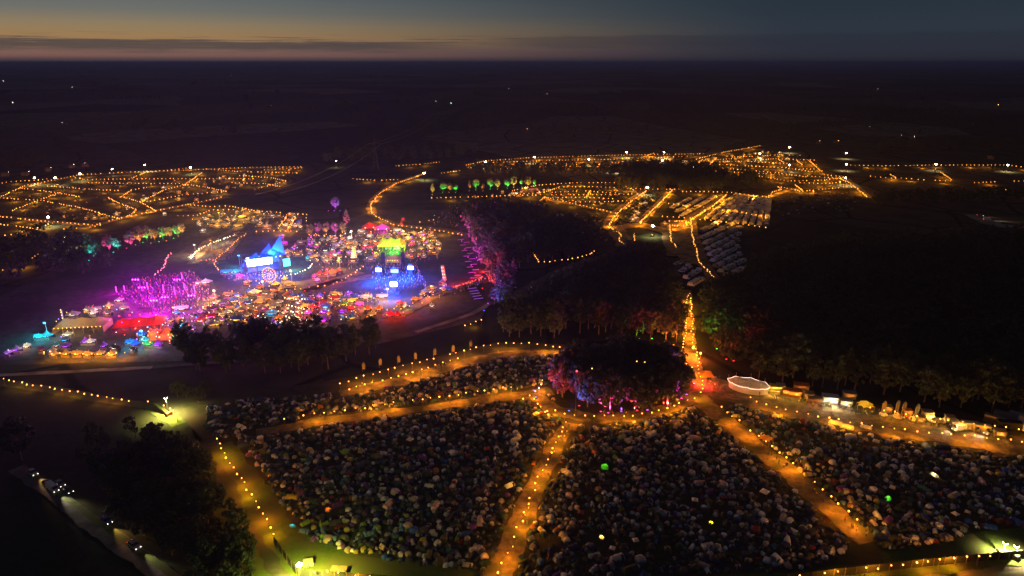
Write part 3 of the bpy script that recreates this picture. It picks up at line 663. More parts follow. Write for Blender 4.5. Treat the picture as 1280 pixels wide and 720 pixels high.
# grove floodlights
for px, py, col, pw in [(683, 497, 'blue', 1500), (688, 506, 'red', 3000), (681, 490, 'purple', 1500), (722, 511, 'blue', 1800), (757, 510, 'pink', 1500), (764, 511, 'pink', 1500), (776, 509, 'purple', 400), (800, 508, 'purple', 1500), (822, 504, 'red', 4200), (790, 508, 'red', 1200), (838, 498, 'magenta', 2600), (845, 494, 'purple', 2000), (856, 482, 'blue', 1500), (853, 472, 'red', 4000), (845, 462, 'red', 2500), (735, 505, 'red', 500)]:
    q = G(px, py) ; d_ = g_c - q; uplighter(q - d_.normalized() * 4, col, pw * 30, 'round the grove', (d_.normalized().x * 5, max(d_.normalized().y * 5, 3), 4.6), 85)
for px, py, col in [(896, 437, 'green'), (908, 450, 'red'), (917, 452, 'red'), (846, 445, 'red'), (842, 432, 'orange'), (800, 424, 'green'), (815, 424, 'green')]:
    uplighter(G(px, py), col, {'green': 40000}.get(col, 26000) if px > 830 else 9000, 'at the wood edge by the light path', (2 if px > 880 else -1, 4, 3.5), 90)
for px, py in ((612, 253), (618, 253)): uplighter(G(px, py), 'blue' if px < 615 else 'magenta', 8000, 'behind the pink wood', (0, 5, 5), 90)
for px, py, col in ((543, 270, 'teal'), (549, 272, 'red'), (557, 272, 'blue'), (731, 291, 'purple')): uplighter(G(px, py), col, 5000, 'on the far meadow', (0, 5, 4), 80)
# ------------------------------------------------------------------ festoon strings
BULB = {}
def bulb_me(key, col, L, r):
    k = (key, r)
    if k not in BULB:
        b = MB(); b.ball((0, 0, 0), r, 6, 4); BULB[k] = b.mesh('bulb', [emi('bulb_' + key, col, L)])
    return BULB[k]
CABLE = mat('cable', (.02, .02, .02), .6); POSTM = mat('timber_post', (.16, .12, .08), .9)
AMB = (1, .37, .055); WARM = (1, .335, .01); BL = 8
NB = [0]
def festoon(label, pts, step=4.0, boost=1.0, h=3.2, key='amber', col=AMB, L=None, r=None, px_is_bulb=True, sway=.35, posts=True, group='festoon strings along the paths'):
    fd = dist(G(*pts[len(pts) // 2]))
    L = L or (BL if fd < 380 else 4.5); key = key + ('' if fd < 380 else '_far'); r = r or (.2 if fd < 380 else .27 if fd < 520 else .31)
    if fd > 520 and step == 4.0: step = 4.2
    if fd < 380: step *= .86
    ln = W(pts, h) if px_is_bulb else [Vector((p.x, p.y, h)) for p in W(pts)]
    bp = walk(ln, step, .01)
    bp = [p for p in bp if R.random() < .95]
    bp = [Vector((p.x + R.uniform(-.55, .55), p.y + R.uniform(-.55, .55), h - sway * math.sin(math.pi * ((i % 3) / 3 + .17)) + R.uniform(-.08, .08))) for i, p in enumerate(bp)]
    bp = [p for p in bp if inview(p, 30)]
    if len(bp) < 2: return
    base = Vector((bp[0].x, bp[0].y, 0))
    t = thing('festoon_string', label, 'string lights', base, 0, group)
    NB[0] += len(bp)
    b = MB(); b.tube([p - base + Vector((0, 0, .2)) for p in bp], .025, 4); b.build('cable', CABLE, t)
    every, pw = (2, 2000) if fd < 380 else (3, 4200) if fd < 520 else (4, 6500)
    for i in range(0, len(bp), every): lamp('POINT', 'lamp', t, bp[i] - base + Vector((0, 0, -.4)), boost * pw * (1 if key.startswith('amber') else .8), WARM if key.startswith('amber') else col)
    order = sorted(range(len(bp)), key=lambda i: dist(bp[i])); me = bulb_me(key, col, L, r)
    alt = [bulb_me(key, col, L, r * q) for q in (.75, 1, 1, 1.2)]
    for i in order[:100]: put(R.choice(alt), 'bulb', t, bp[i] - base)
    if len(order) > 100:
        b = MB()
        for i in order[100:]: b.ball(bp[i] - base, r, 6, 4)
        o = b.build('bulb', me.materials[0], t); o['kind'] = 'stuff'
    if posts:
        pp = bp[::3]
        if dist(bp[0]) < 380:
            pm = PM.setdefault('p', None) or PM.__setitem__('p', (lambda m: (m.cone((0, 0, -.3), .05, .04, h + .4, 5), m.mesh('post', [POSTM]))[1])(MB())) or PM['p']
            for p in pp[:100]: put(pm, 'post', t, Vector((p.x, p.y, 0)) - base)
        else:
            b = MB()
            for p in pp: b.cone((p.x - base.x, p.y - base.y, -.3), .05, .04, h + .4, 4)
            o = b.build('post', POSTM, t); o['kind'] = 'stuff'
    return t
PM = {}
FS = [  # near camp
 ('amber string down the diagonal path between left and middle tent fields', [(708, 527), (690, 560), (672, 600), (655, 640), (640, 680), (622, 718)]),
 ('amber string along the upper path from the grove to its left end', [(355, 524), (393, 516), (440, 511), (500, 501), (560, 494), (612, 486), (650, 482)]),
 ('amber string along the top path under the row of flags', [(424, 478), (453, 470), (500, 457), (545, 447), (570, 440), (594, 434), (627, 428), (662, 428), (690, 432), (713, 434)]),
 ('second amber string along the top path, on its tent side', [(435, 486), (470, 476), (505, 468), (540, 457), (572, 447)]),
 ('amber string down the left dirt path to the fence corner', [(270, 548), (284, 571), (298, 592), (313, 615), (329, 641), (347, 670)]),
 ('amber string on the fence to the right of the fence corner floodlight', [(378, 706), (395, 713), (427, 716), (470, 719)]),
 ('amber string along the fence at the bottom right', [(1000, 719), (1045, 714), (1106, 707), (1164, 701), (1208, 696), (1240, 692)]),
 ('amber string beside the right diagonal path', [(903, 508), (922, 524), (950, 546), (972, 563), (1000, 587), (1022, 606), (1045, 625), (1070, 648)]),
 ('amber string along the camp side of the vendor street', [(928, 492), (953, 504), (998, 515), (1047, 523), (1099, 532), (1152, 539), (1203, 543), (1244, 547), (1290, 553)], 4.0, .8),
 ('amber string along the stalls at the right end of the vendor street', [(1090, 509), (1133, 517), (1197, 526), (1235, 531), (1290, 536)], 4.0, .5),
 ('amber string along the front of the round grove', [(672, 515), (692, 512), (712, 517), (750, 519), (790, 518), (820, 513), (846, 505), (870, 496)]),
 ('amber string curving round the left end of the grove', [(655, 497), (668, 490), (677, 478), (682, 470)]),
 ('amber string dropping from the grove into the left tent field', [(668, 498), (676, 507), (684, 516)]),
 ('left one of the two amber strings through the wood gap', [(861, 366), (857, 384), (858, 394), (858, 407), (857, 420), (852, 440), (858, 452), (868, 462)]),
 ('right one of the two amber strings through the wood gap', [(864, 372), (864, 388), (867, 400), (865, 415), (867, 430), (873, 445), (872, 460), (880, 476), (876, 494)]),
 ('amber string along the left entrance track', [(-5, 471), (20, 476), (56, 483), (95, 489), (136, 497), (165, 500), (184, 501)], 4.0, .35),
 ('short amber string right of the junction floodlight', [(205, 506), (217, 513), (225, 521)]),
 ('short amber string on the dark meadow below the red path', [(581, 406), (592, 403), (603, 399)]),
 # fairground
 ('amber string from the fairground up to the far camps', [(465, 266), (463, 255), (475, 241), (495, 229), (530, 217)]),
 ('amber string from the fairground along the pink wood', [(467, 268), (490, 280), (520, 284), (550, 288), (578, 293)]),
 ('amber string on the meadow left of the blue stage', [(308, 292), (297, 298), (286, 310), (271, 322), (267, 331), (275, 338)]),
 ('amber string on the dirt path below the orange food stalls', [(398, 357), (415, 355), (432, 347), (445, 339), (455, 331)]),
 ('amber string between the fairground and the rear camp', [(320, 289), (345, 288), (382, 289)]),
 ('amber string on a path in the rear camp, left one', [(358, 270), (347, 286)]), ('amber string on a path in the rear camp, right one', [(369, 272), (360, 286)]),
 ('amber string behind the rear camp with brighter bulbs', [(318, 263), (345, 265), (388, 268)]),
 ('amber string over the long stall row in the lower left', [(55, 440), (100, 442), (140, 441), (163, 440)]),
 ('short amber string climbing to the long stall row', [(54, 442), (71, 435)]),
 ('amber string below the small coloured trees behind the fairground', [(386, 293), (405, 294), (432, 294)]),
 ('amber string right of the fairground under the wood', [(650, 305), (660, 312), (668, 317), (673, 327)]), ('amber string across the dark wood clearing', [(680, 327), (715, 323), (735, 318), (745, 313)]),
 ('amber string above the meadow crowd', [(525, 277), (545, 274)]),
 ('amber string in the lower left woodland clearing', [(-4, 339), (14, 333), (28, 328)]), ('short amber string further up the lower left woodland', [(40, 322), (48, 317)]),
 # left camps
 ('amber string along the rear edge of the left camps', [(0, 246), (30, 232), (60, 226), (100, 218), (180, 214), (240, 212), (310, 209), (378, 208)]),
 ('amber string parallel to the rear edge of the left camps', [(-3, 229), (20, 226), (45, 225), (60, 223)]),
 ('second amber row across the left camps', [(93, 221), (105, 224), (200, 223), (320, 223)]),
 ('amber string slanting up through the rear of the left camps', [(165, 222), (182, 215), (215, 212), (238, 209)]),
 ('amber string bending over the dark field in the left camps', [(0, 247), (50, 250), (100, 259), (150, 273)]),
 ('short amber string by the first junction of the left camps', [(28, 235), (75, 241), (102, 246)]), ('amber diagonal at the far left of the left camps', [(12, 264), (40, 253), (75, 240)]),
 ('long amber string along the near edge of the left camps', [(0, 270), (35, 274), (70, 277), (118, 281), (150, 272), (190, 264), (235, 255), (278, 246)]),
 ('amber diagonal in the near corner of the left camps', [(5, 294), (22, 291), (45, 285), (70, 277)]),
 ('amber zigzag left of the middle of the left camps', [(135, 247), (155, 256), (171, 262), (158, 271)]), ('amber zigzag in the middle of the left camps', [(150, 246), (165, 237), (188, 233)]),
 ('amber string down the middle of the left camps', [(155, 246), (175, 252), (195, 263)]), ('amber diagonal climbing through the left camps', [(178, 251), (205, 237), (230, 231), (253, 215)]),
 ('amber string across the right half of the left camps', [(183, 252), (230, 243), (283, 239)]), ('amber string closing the right end of the left camps', [(228, 230), (255, 233), (283, 239)]),
 ('amber string at the foot of the left camps', [(222, 269), (245, 269), (265, 262), (310, 261)]), ('upper amber string at the foot of the left camps', [(235, 255), (262, 258), (285, 257), (315, 262)]),
 ('amber string along the rear right of the left camps', [(258, 211), (300, 214), (372, 216)]), ('amber string among the rear right tents of the left camps', [(300, 219), (340, 222), (358, 226), (322, 235)]),
 ('amber string nearest the dark valley in the left camps', [(330, 212), (385, 209)]),
 ('amber string at the far left edge over the camp lane', [(0, 280), (28, 283), (55, 288)]),
 # middle far camps
 ('amber string along the wood in the far centre', [(437, 223), (470, 225), (502, 224)]), ('upper amber string along the wood in the far centre', [(495, 207), (525, 205), (552, 202)]), ('short amber string in the far centre', [(552, 216), (575, 213)]),
 ('amber string along the horizon side of the far camps', [(583, 206), (605, 201), (660, 197), (720, 195), (800, 193), (880, 192)]), ('second amber string along the horizon side of the far camps', [(600, 203), (640, 202), (700, 200), (760, 199), (860, 195)]),
 ('third amber string in the far camps', [(610, 208), (650, 208), (720, 208), (780, 208)]), ('amber string through the bright middle of the far camps', [(640, 205), (690, 204), (730, 206)]),
 ('amber lane running towards the horizon', [(868, 199), (880, 196), (905, 190), (950, 182)], 5), ('short amber lane left of the far floodlights', [(870, 206), (878, 199)]), ('amber lane right of the far copse', [(884, 208), (896, 197)]), ('short amber lane in the far camps', [(803, 196), (818, 191)]),
 ('amber string under the far tree row', [(640, 238), (672, 231), (720, 228), (770, 228)]), ('amber string along the mid camp road', [(640, 243), (680, 240), (700, 233), (740, 233), (810, 236), (850, 236)]),
 ('amber string in the mid camp, rear row', [(690, 240), (730, 238), (770, 241)]), ('amber string in the mid camp, middle row', [(680, 247), (720, 246), (770, 248)]), ('short amber string in the mid camp', [(733, 246), (738, 238)]), ('short slanting amber string in the mid camp', [(780, 232), (794, 238)]),
 ('amber string down the long edge of the mid camp', [(680, 246), (700, 250), (735, 258), (770, 266)]), ('short amber string at the corner of the mid camp', [(676, 250), (682, 245)]),
 ('amber string on the left lane of the mid camp', [(808, 238), (785, 254), (768, 270), (760, 283)], 3.5), ('amber string on the bend of the mid camp lane', [(760, 283), (770, 288), (776, 293), (774, 300), (780, 305)], 3), ('amber string on the right lane of the mid camp', [(842, 236), (820, 258), (800, 278)], 3.5), ('short amber string at the wood corner', [(792, 292), (794, 300)], 3),
 # car field
 ('amber string along the back edge of the car field', [(853, 239), (880, 239), (912, 240), (960, 246)]), ('amber string on the upper bend of the car field path', [(908, 243), (890, 258), (863, 274)], 2.6), ('amber string on the lower bend of the car field path', [(863, 274), (866, 295), (874, 326), (893, 347)], 3),
 ('amber string between the rear car rows', [(863, 256), (890, 260), (920, 264), (958, 270)]), ('amber string over the front car rows', [(868, 273), (895, 276), (930, 280), (963, 285)]), ('short amber string left of the car field path', [(836, 254), (862, 257)]), ('short amber string by the lit gate left of the car field', [(828, 270), (862, 272)]),
 ('white-amber string round the lit gate frame', [(837, 276), (858, 276), (858, 282), (837, 281)], 2), ('amber string below the lit gate', [(837, 282), (839, 300), (848, 310)], 2.6),
 # right far camps
 ('upper amber string in the right far camps', [(895, 205), (950, 208), (990, 209)]), ('amber string in the right far camps by the floodlight', [(940, 207), (985, 210), (1020, 215)]), ('long amber string across the right far camps', [(885, 213), (940, 216), (1000, 219), (1055, 223)]), ('lower amber string across the right far camps', [(945, 219), (985, 226), (1030, 225), (1055, 221)]),
 ('amber string round the dark copse in the right far camps', [(960, 246), (965, 240), (977, 236), (973, 233), (1000, 238)]), ('amber string along the foot of the right far camps', [(1000, 239), (1030, 236), (1060, 233), (1070, 234)]), ('amber lane at the right end of the right far camps', [(1050, 223), (1060, 227), (1070, 234), (1084, 246)], 3.5), ('short amber lane in the right far camps', [(994, 231), (1004, 238)], 3),
 ('amber slanting lane at the back of the right far camps', [(1011, 200), (1025, 212)], 4), ('shorter amber slanting lane at the back of the right far camps', [(996, 200), (1003, 206)], 4), ('amber lane left of the slanting lanes', [(973, 199), (981, 203)], 4), ('amber string joining the valley floodlight', [(1030, 218), (1056, 221)]), ('amber row behind the slanting lanes', [(945, 200), (970, 198), (1022, 200)]),
 ('amber row among the right far camps, nearest the copse', [(890, 209), (930, 212), (975, 216), (1010, 221)]), ('amber row above the long string of the right far camps', [(900, 202), (930, 201), (960, 203), (985, 204)]), ('amber row at the back of the right far camps', [(915, 196), (945, 195), (975, 193), (1000, 194)]), ('amber row under the slanting lanes', [(995, 211), (1020, 211), (1030, 214)]), ('amber row curving below the valley floodlight', [(1000, 228), (1030, 229), (1050, 228)]),
 ('amber row in the left part of the far camps', [(585, 209), (610, 211), (640, 210)]), ('short bright amber row in the far camps', [(700, 206), (735, 209), (760, 210)]), ('amber row by the far camp floodlights', [(765, 203), (800, 203), (840, 200)]), ('upper amber row by the far lane', [(880, 201), (900, 199), (920, 198)]), ('amber row behind the mid camp lights', [(690, 243), (740, 243), (800, 242)]), ('amber row across the lower mid camp', [(720, 252), (750, 252), (790, 250)]), ('amber row beside the far tree row', [(540, 247), (580, 246), (640, 244), (680, 243)]),
 ('amber row through the left rear camp', [(60, 232), (110, 236), (150, 238)]), ('amber row below the left rear string', [(110, 228), (180, 229), (225, 229)]), ('amber row in the right corner of the left camps', [(290, 228), (330, 229), (350, 233)]), ('amber row in the near left camp', [(80, 286), (110, 284), (135, 279)]),
 ('long amber string on the right horizon field', [(1058, 206), (1110, 207), (1170, 206), (1260, 206), (1290, 210)], 5), ('amber string at the right field edge', [(1088, 220), (1110, 222), (1140, 223)], 5), ('short amber string across the right field', [(1112, 217), (1120, 222)], 4), ('short slanting amber lane in the right field', [(1176, 215), (1191, 225)], 4), ('amber string left of the slanting lane in the right field', [(1148, 224), (1190, 226)], 5), ('short amber string at the far right field', [(1218, 228), (1244, 227)], 5), ('amber string at the right frame edge', [(1258, 237), (1290, 237)], 5), ('upper short amber string at the right frame edge', [(1268, 226), (1290, 226)], 5),
]
for f in FS: festoon(f[0], f[1], *(f[2:] or (4.0,)))
for lab, pts, key, col in [('pink string up the bank right of the magenta field', [(193, 343), (204, 334), (208, 322), (214, 315)], 'pink', (1, .2, .25)), ('white string round the dirt meadow left of the blue stage', [(238, 322), (250, 310), (268, 302), (285, 296), (297, 292)], 'white', (1, .75, .4)), ('red string over the little bar by the amber string', [(252, 325), (260, 324), (268, 325)], 'red', (1, .08, .04)),
                           ('red string along the lit path below the pink wood', [(570, 357), (582, 354), (598, 349), (606, 344)], 'red', (1, .08, .04)), ('pale zigzag string, upper', [(357, 372), (382, 374), (362, 381), (380, 386)], 'white', (1, .75, .4)), ('pale zigzag string, lower', [(358, 388), (378, 390), (358, 395), (378, 399), (395, 403)], 'white', (1, .75, .4)), ('pale string sweeping past the blue stage', [(352, 344), (370, 342), (385, 335), (392, 328)], 'white', (1, .75, .4))]:
    festoon(lab, pts, 2.5, .7, 3.5, key, col)
print('bulbs', NB[0])

# ------------------------------------------------------------------ lighting towers
STEEL = mat('galvanised_steel', (.35, .35, .36), .45, metal=.6); GENM = mat('generator_yellow', (.12, .10, .04), .6)
def tower(px, py, label, power, h=8.0, col=(1, .86, .62), size=.55, L=220, spread=None, bulb=True):
    p = G(px, py, h); p.z = -.18
    t = thing('lighting_tower', label, 'floodlight', p, R.uniform(0, 3), 'mobile lighting towers')
    b = MB(); b.box((0, 0, .75), (2.2, 1.2, 1.0), 0); b.cone((-1, -.7, .3), .3, .3, .2, 8, 1); b.build('generator', [GENM, BLACK], t)
    b = MB(); b.cone((0, 0, 1.2), .09, .05, h - 1.2, 6); b.build('mast', BLACK, t)
    for k in range(4):
        a = k * math.pi / 2 + .78; b = MB(); b.box((math.cos(a) * .3, math.sin(a) * .3, h), (.34, .34, .3), 0, a)
        b.build('lamp_head', BLACK, t)
        b = MB(); b.ball((math.cos(a) * .42, math.sin(a) * .42, h - .05), size * .36, 6, 4); b.build('lens', emi('flood_lens_%d' % int(L), col, 50), t)
    lamp('SPOT', 'lamp', t, (0, -.3, h - .5), power * 2.2, col, .4, aim((0, 0, -1)), 150 if power > 8000 else 165)
    return t
    return t
_t = tower(207, 497, 'white floodlight tower at the junction of the left tracks', 26000, 7, (1, .88, .3)); lamp('POINT', 'spill', _t, (0, 0, 9), 1000, (1, .88, .3))
_t = tower(374, 705, 'bright floodlight at the fence corner beside the bottom tents', 60000, 9, (.95, .92, .10), .9); lamp('POINT', 'spill', _t, (0, 0, 10), 7000, (.95, .95, .15))
tower(1257, 678, 'floodlight on the camp grass at the bottom right', 16000, 3.6, (1, .88, .5)); tower(1271, 682, 'second floodlight beside the one at the bottom right', 10000, 3.6, (1, .88, .5))
for px, py, w in [(181, 206, 'behind the left camps'), (238, 209, 'on the rear edge of the left camps'), (100, 217, 'at the bend of the rear string'), (69, 222, 'beside the rear left string'), (43, 222, 'at the rear left corner'), (60, 271, 'in the near left camp lane'), (82, 297, 'in the left woodland'), (140, 211, 'small one behind the left camps'), (530, 216, 'at the top of the curved string'), (607, 202, 'at the start of the far camps'), (809, 234, 'at the head of the mid camp lanes'), (816, 282, 'left of the lit gate'), (987, 184, 'on the horizon side of the right camps'), (987, 206, 'in the right far camps'), (1058, 191, 'on the lit grass at the right horizon'), (1058, 205, 'at the start of the right horizon string'), (1057, 222, 'at the right end of the far camps'), (1170, 205, 'in the middle of the right horizon string'), (1260, 206, 'at the right end of the horizon string'), (736, 199, 'in the middle of the far camps'), (769, 207, 'one of two by the far copse'), (779, 207, 'other of two by the far copse'), (828, 200, 'right of the far copse'), (668, 196, 'over the left far camps'), (783, 190, 'on the rear string of the far camps'), (830, 190, 'rear right of the far camps'), (950, 192, 'by the far lane'), (866, 209, 'small one by the far copse end'), (420, 201, 'lone one in the dark valley')]:
    small = 'small' in w or 'lone' in w
    tower(px, py, 'far white floodlight tower ' + w, 3000 if small else 12000, 8, (1, .84, .5), 1.5 if not small else .8, 160)
for px, py, w in [(1035, 189, 'pair'), (1046, 187, 'pair'), (1020, 172, 'x')]: pass
# far farms, villages; the group by the left camps stands in for floodlights
WALLM = mat('farm_wall', (.10, .085, .07), .9, .1, .5); ROOFM = mat('farm_roof', (.10, .06, .05), .9)
hb = MB(); hb.prism([(-4, 0), (4, 0), (4, 4.5), (-4, 4.5)], -6, 6); HM = hb.mesh('wall', [WALLM])
hb = MB(); hb.prism([(-4.4, 4.52), (4.4, 4.52), (0, 8)], -6.3, 6.3); RM = hb.mesh('roof', [ROOFM])
for i, (px, py, s, c) in enumerate([(3, 101, .7, 'w'), (90, 109, 1, 'w'), (12, 128, 1, 'w'), (50, 154, .5, 'w'), (76, 151, 1, 'w'), (81, 153, .8, 'w'), (134, 138, .4, 'a'), (288, 94, 1, 'w'), (315, 101, .3, 'a'), (304, 132, .35, 'a'), (335, 132, .3, 'a'), (437, 129, .6, 'w'), (546, 127, .5, 'w'), (561, 129, .9, 'g'), (496, 76.8, .5, 'w'), (636, 111, 1, 'g'), (681, 117, .5, 'a'), (693, 118, .4, 'w'), (700, 119, .4, 'w'), (654, 158, .7, 'a'), (660, 159, .8, 'a'), (964, 87, .5, 'w'), (1095, 111, .6, 'a'), (1250, 131, .7, 'a'), (1217, 152, .8, 'r'), (1124, 167, .6, 'w'), (1140, 168, .6, 'w'), (1085, 156, .3, 'w'), (1024, 174, 1, 'a'), (1045, 173, 1.1, 'a'), (1248, 79.5, .5, 'w'), (1256, 80, .5, 'a'), (1268, 80, .6, 'w'), (87, 202, .8, 'w'), (30, 211, .6, 'w'), (58, 206, .5, 'w'), (105, 201, .6, 'w'), (5, 212, .5, 'w'), (1240, 192, .3, 'a')]):
    hgt = 7; p = G(px, max(py, 81.0), hgt); d = dist(p)
    cn = {'w': 'white', 'a': 'amber', 'g': 'pale green', 'r': 'red'}[c]
    t = thing('farmhouse', f'dark distant farmhouse with a {cn} lamp', 'farmhouse', (p.x, p.y, -.25), R.uniform(0, 3), 'lamps of far farms', .55 if p.y < 1500 else 1)
    put(HM, 'wall', t); put(RM, 'roof', t)
    b = MB(); rr = (.20 + .00014 * min(d, 9000)) * math.sqrt(s); b.cone((6, -5, 0), .1, .08, hgt, 5, 0); b.ball((6, -5, hgt + rr), rr, 6, 4, 1)
    b.build('yard_lamp', [STEEL, emi('yard_' + c, {'w': (1, .9, .75), 'a': (1, .5, .15), 'g': (.5, 1, .55), 'r': (1, .15, .08)}[c], 26)], t)
# ------------------------------------------------------------------ fairground and arena
def canvas(n, c, tr=.35): return mat('canvas_' + n.replace(' ', '_'), c, .8, .15, 1.0, .2, transl=tr)
CANV = {'white': (.36, .34, .31), 'cream': (.30, .22, .12), 'red': (.45, .04, .03), 'orange': (.50, .18, .03), 'yellow': (.55, .42, .05), 'blue': (.04, .10, .45), 'purple': (.22, .05, .35), 'teal': (.04, .28, .30), 'pink': (.5, .10, .28), 'green': (.06, .25, .06), 'grey': (.2, .2, .21), 'dark': (.04, .04, .045)}
for n, c in CANV.items(): CANV[n] = canvas(n, c)
WOODM = mat('stall_timber', (.22, .14, .08), .85, .2, 1.5)
COLN2 = dict(COLN); COLN2.update({'warm': (1, .42, .07), 'white': (1, .80, .52), 'gold': (1, .58, .10), 'pink': (1, .10, .45), 'cyan': (.05, .6, 1), 'blue': (.03, .12, 1), 'red': (1, .05, .03), 'violet': (.5, .15, 1), 'orange': (1, .26, .03), 'green': (.1, 1, .12), 'magenta': (1, .06, .8), 'yellow': (1, .8, .1), 'teal': (.05, .8, .6)})
COLN2['blue'] = (.01, .07, 1)
COLN2.pop('purple', None); COLN2['purple'] = (.45, .08, 1)
LM = {}
def lm(c, L):
    L = min(L, 12) * .5; return emi('lamp_%s_%d' % (c, int(L)), COLN2[c], L)
def stall_mesh(kind, s):
    c = MB(); w = MB(); l = MB(); x, y = s
    if kind == 0:      # pyramid canopy with open counter
        c.add([(-x, -y, 2.3), (x, -y, 2.3), (x, y, 2.3), (-x, y, 2.3), (0, 0, 2.3 + .8 * y)], [(0, 1, 4), (1, 2, 4), (2, 3, 4), (3, 0, 4)])
        c.add([(-x, -y, 2.3), (x, -y, 2.3), (x, y, 2.3), (-x, y, 2.3), (-x, -y, 2.0), (x, -y, 2.0), (x, y, 2.0), (-x, y, 2.0)], [(4, 5, 1, 0), (5, 6, 2, 1), (6, 7, 3, 2), (7, 4, 0, 3)])
    elif kind == 1:    # pitched frame tent
        c.add([(-x, -y, 2.2), (x, -y, 2.2), (x, y, 2.2), (-x, y, 2.2), (-x, 0, 3.4), (x, 0, 3.4)], [(0, 1, 5, 4), (2, 3, 4, 5), (0, 4, 3), (1, 2, 5)])
        c.add([(-x, y, 0), (x, y, 0), (x, y, 2.2), (-x, y, 2.2)], [(0, 1, 2, 3)])
    else:              # sail-like peaked canopy
        n = 12; c.rings([[(x * q * (1 + .10 * (k % 2)) * math.cos(2 * math.pi * k / n), y * q * (1 + .10 * (k % 2)) * math.sin(2 * math.pi * k / n), z) for k in range(n)] for q, z in ((1, 2.2), (.5, 2.9), (.05, 4.6))], 0, False, False)
    fr = MB()
    for sx in (-1, 1):
        for sy in (-1, 1): fr.box((sx * x * .94, sy * y * .94, 1.0), (.1, .1, 2.0))
        fr.box((sx * x * .94, 0, 1.93), (.08, y * 1.9, .08)); fr.box((0, sx * y * .94, 1.95), (x * 1.9, .08, .08))
    w.box((0, -y * .9, .5), (x * 1.86, .5, 1.0))
    k = MB(); k.box((0, y * .9, 1.0), (x * 1.8, .08, 1.9))
    l.box((0, -y * .96, 1.9), (x * .8, .10, .09))
    for q in (-.9, -.5, .5, .9): l.ball((q * x, -y * 1.02, 2.25 + .1 * math.sin(q * 9)), .07, 5, 3)
    l.ball((0, 0, 2.5 + .8 * y), .09, 5, 3); l.ball((x * .9, y * .3, 2.5), .07, 5, 3)
    return c, w, l, k, fr
SM = {}
for kd in range(3):
    for si, s in enumerate(((1.5, 1.4), (2.4, 1.6), (3.6, 2.4))):
        c, w, l, k, fr = stall_mesh(kd, s); SM[kd, si] = (c.mesh('canopy', [CANV['white']]), w.mesh('counter', [WOODM]), l.mesh('strip_lamp', [lm('warm', 10)]), k.mesh('back_wall', [CANV['dark']]), fr.mesh('frame', [WOODM]))
NST = {}
def stall(p, cc, lc, L=14, size=1, kind=None, rz=None, where='in the fairground', name=None, what='market stall'):
    kd = R.choice([0, 1, 2]) if kind is None else kind; a, b, c, bw, fr = SM[kd, size]
    name = name or ['market_stall', 'frame_tent', 'sail_stall'][kd]
    t = thing(name, f'{["hip roofed", "pitched", "peaked"][kd]} {cc} {what} with {lc} light {where}', 'stall', (p[0], p[1], -.19), R.uniform(-.7, .7) if rz is None else rz, 'stalls of the festival', .82)
    put(a, 'canopy', t, m=CANV[cc]); put(b, 'counter', t); put(bw, 'back_wall', t); put(fr, 'frame', t); put(c, 'strip_lamp', t, m=lm(lc, L)); return t
STP = []
def zone(pts, s, n, canv, lights, where, L=(6, 30), sizes=(0, 0, 1, 1, 2)):
    pp = [p for p in scatter(W(pts), s, .45) if not any(line_d(p, ln) < w * .5 + 2 for ln, w in PATHS) and all((p[0] - q[0]) ** 2 + (p[1] - q[1]) ** 2 > 26 for q in STP)]
    R.shuffle(pp)
    for p in pp[:n]:
        STP.append(p); lc_ = R.choice(lights); t_ = stall(p, R.choice(canv), lc_, R.uniform(*L) // 4 * 4 + 2, R.choice(sizes), None, None, where); lamp('POINT', 'lamp', t_, (R.uniform(-1, 1), -2.6, R.uniform(1.6, 2.8)), R.uniform(15, 40) * L[1] / 3, COLN2[lc_])
Wm = ['white', 'white', 'cream', 'cream', 'grey', 'dark']
# big set pieces first: they keep their ground clear
def clear(px, py, r): STP.extend([(G(px, py).x + r * math.cos(a), G(px, py).y + r * math.sin(a)) for a in np.linspace(0, 6.28, 8)]); STP.append(tuple(G(px, py))[:2])
for c in ((335, 332, 12), (330, 326, 10), (345, 320, 8), (492, 340, 16), (474, 338, 6), (513, 338, 6), (492, 352, 8), (490, 312, 12), (338, 350, 6), (443, 322, 4), (105, 406, 10), (170, 402, 12), (183, 420, 8), (200, 420, 8), (205, 368, 18), (178, 372, 12), (240, 365, 12), (475, 284, 8)): clear(*c)

# --- blue main stage with sails and a white screen wall
p = G(331, 340); st = thing('concert_stage', 'blue lit main stage with slanting sails and a bright white screen', 'stage', (p.x, p.y, -.19), rad(30))
b = MB(); b.box((0, 5, .8), (24, 12, 1.6)); b.build('deck', BLACK, st)
b = MB()
for x in (-11, -4, 4, 11): b.box((x, 9.5, 5), (.5, .5, 10)); b.box((x, .5, 5), (.5, .5, 9))
b.box((0, 9.5, 10), (23, .6, .6)); b.box((0, .5, 9.2), (23, .6, .6)); b.build('truss', BLACK, st)
BLUEF = mat('stage_blue_fabric', (.05, .16, .6), .7, .2, .3, transl=.3)
for x0, x1, hh in ((-12, -2, 11), (-3, 6, 16), (4, 13, 20)):
    b = MB(); b.add([(x0, 11, 2), (x1, 11, 3), (x1 - .5, 7, hh), (x0 + 3, 8, hh * .6), (x0, -1, 9), (x1, 0, 9.6)], [(0, 1, 2, 3), (3, 2, 5, 4)]); b.build('sail', BLUEF, st)
b = MB(); b.box((-1, 8.6, 5.2), (15, .3, 5.6)); b.build('screen', emi('stage_screen', (.7, .9, 1), 4), st)
for x in (-10.3, 9.6): b = MB(); b.box((x, .2, 5), (1.6, 1.2, 6)); b.build('speaker_stack', BLACK, st)
b = MB()
for x in np.linspace(-10, 10, 9): b.ball((x, .2, 8.7), .35, 6, 4)
b.build('stage_lamp', emi('stage_lamp_blue', (.15, .45, 1), 10), st)
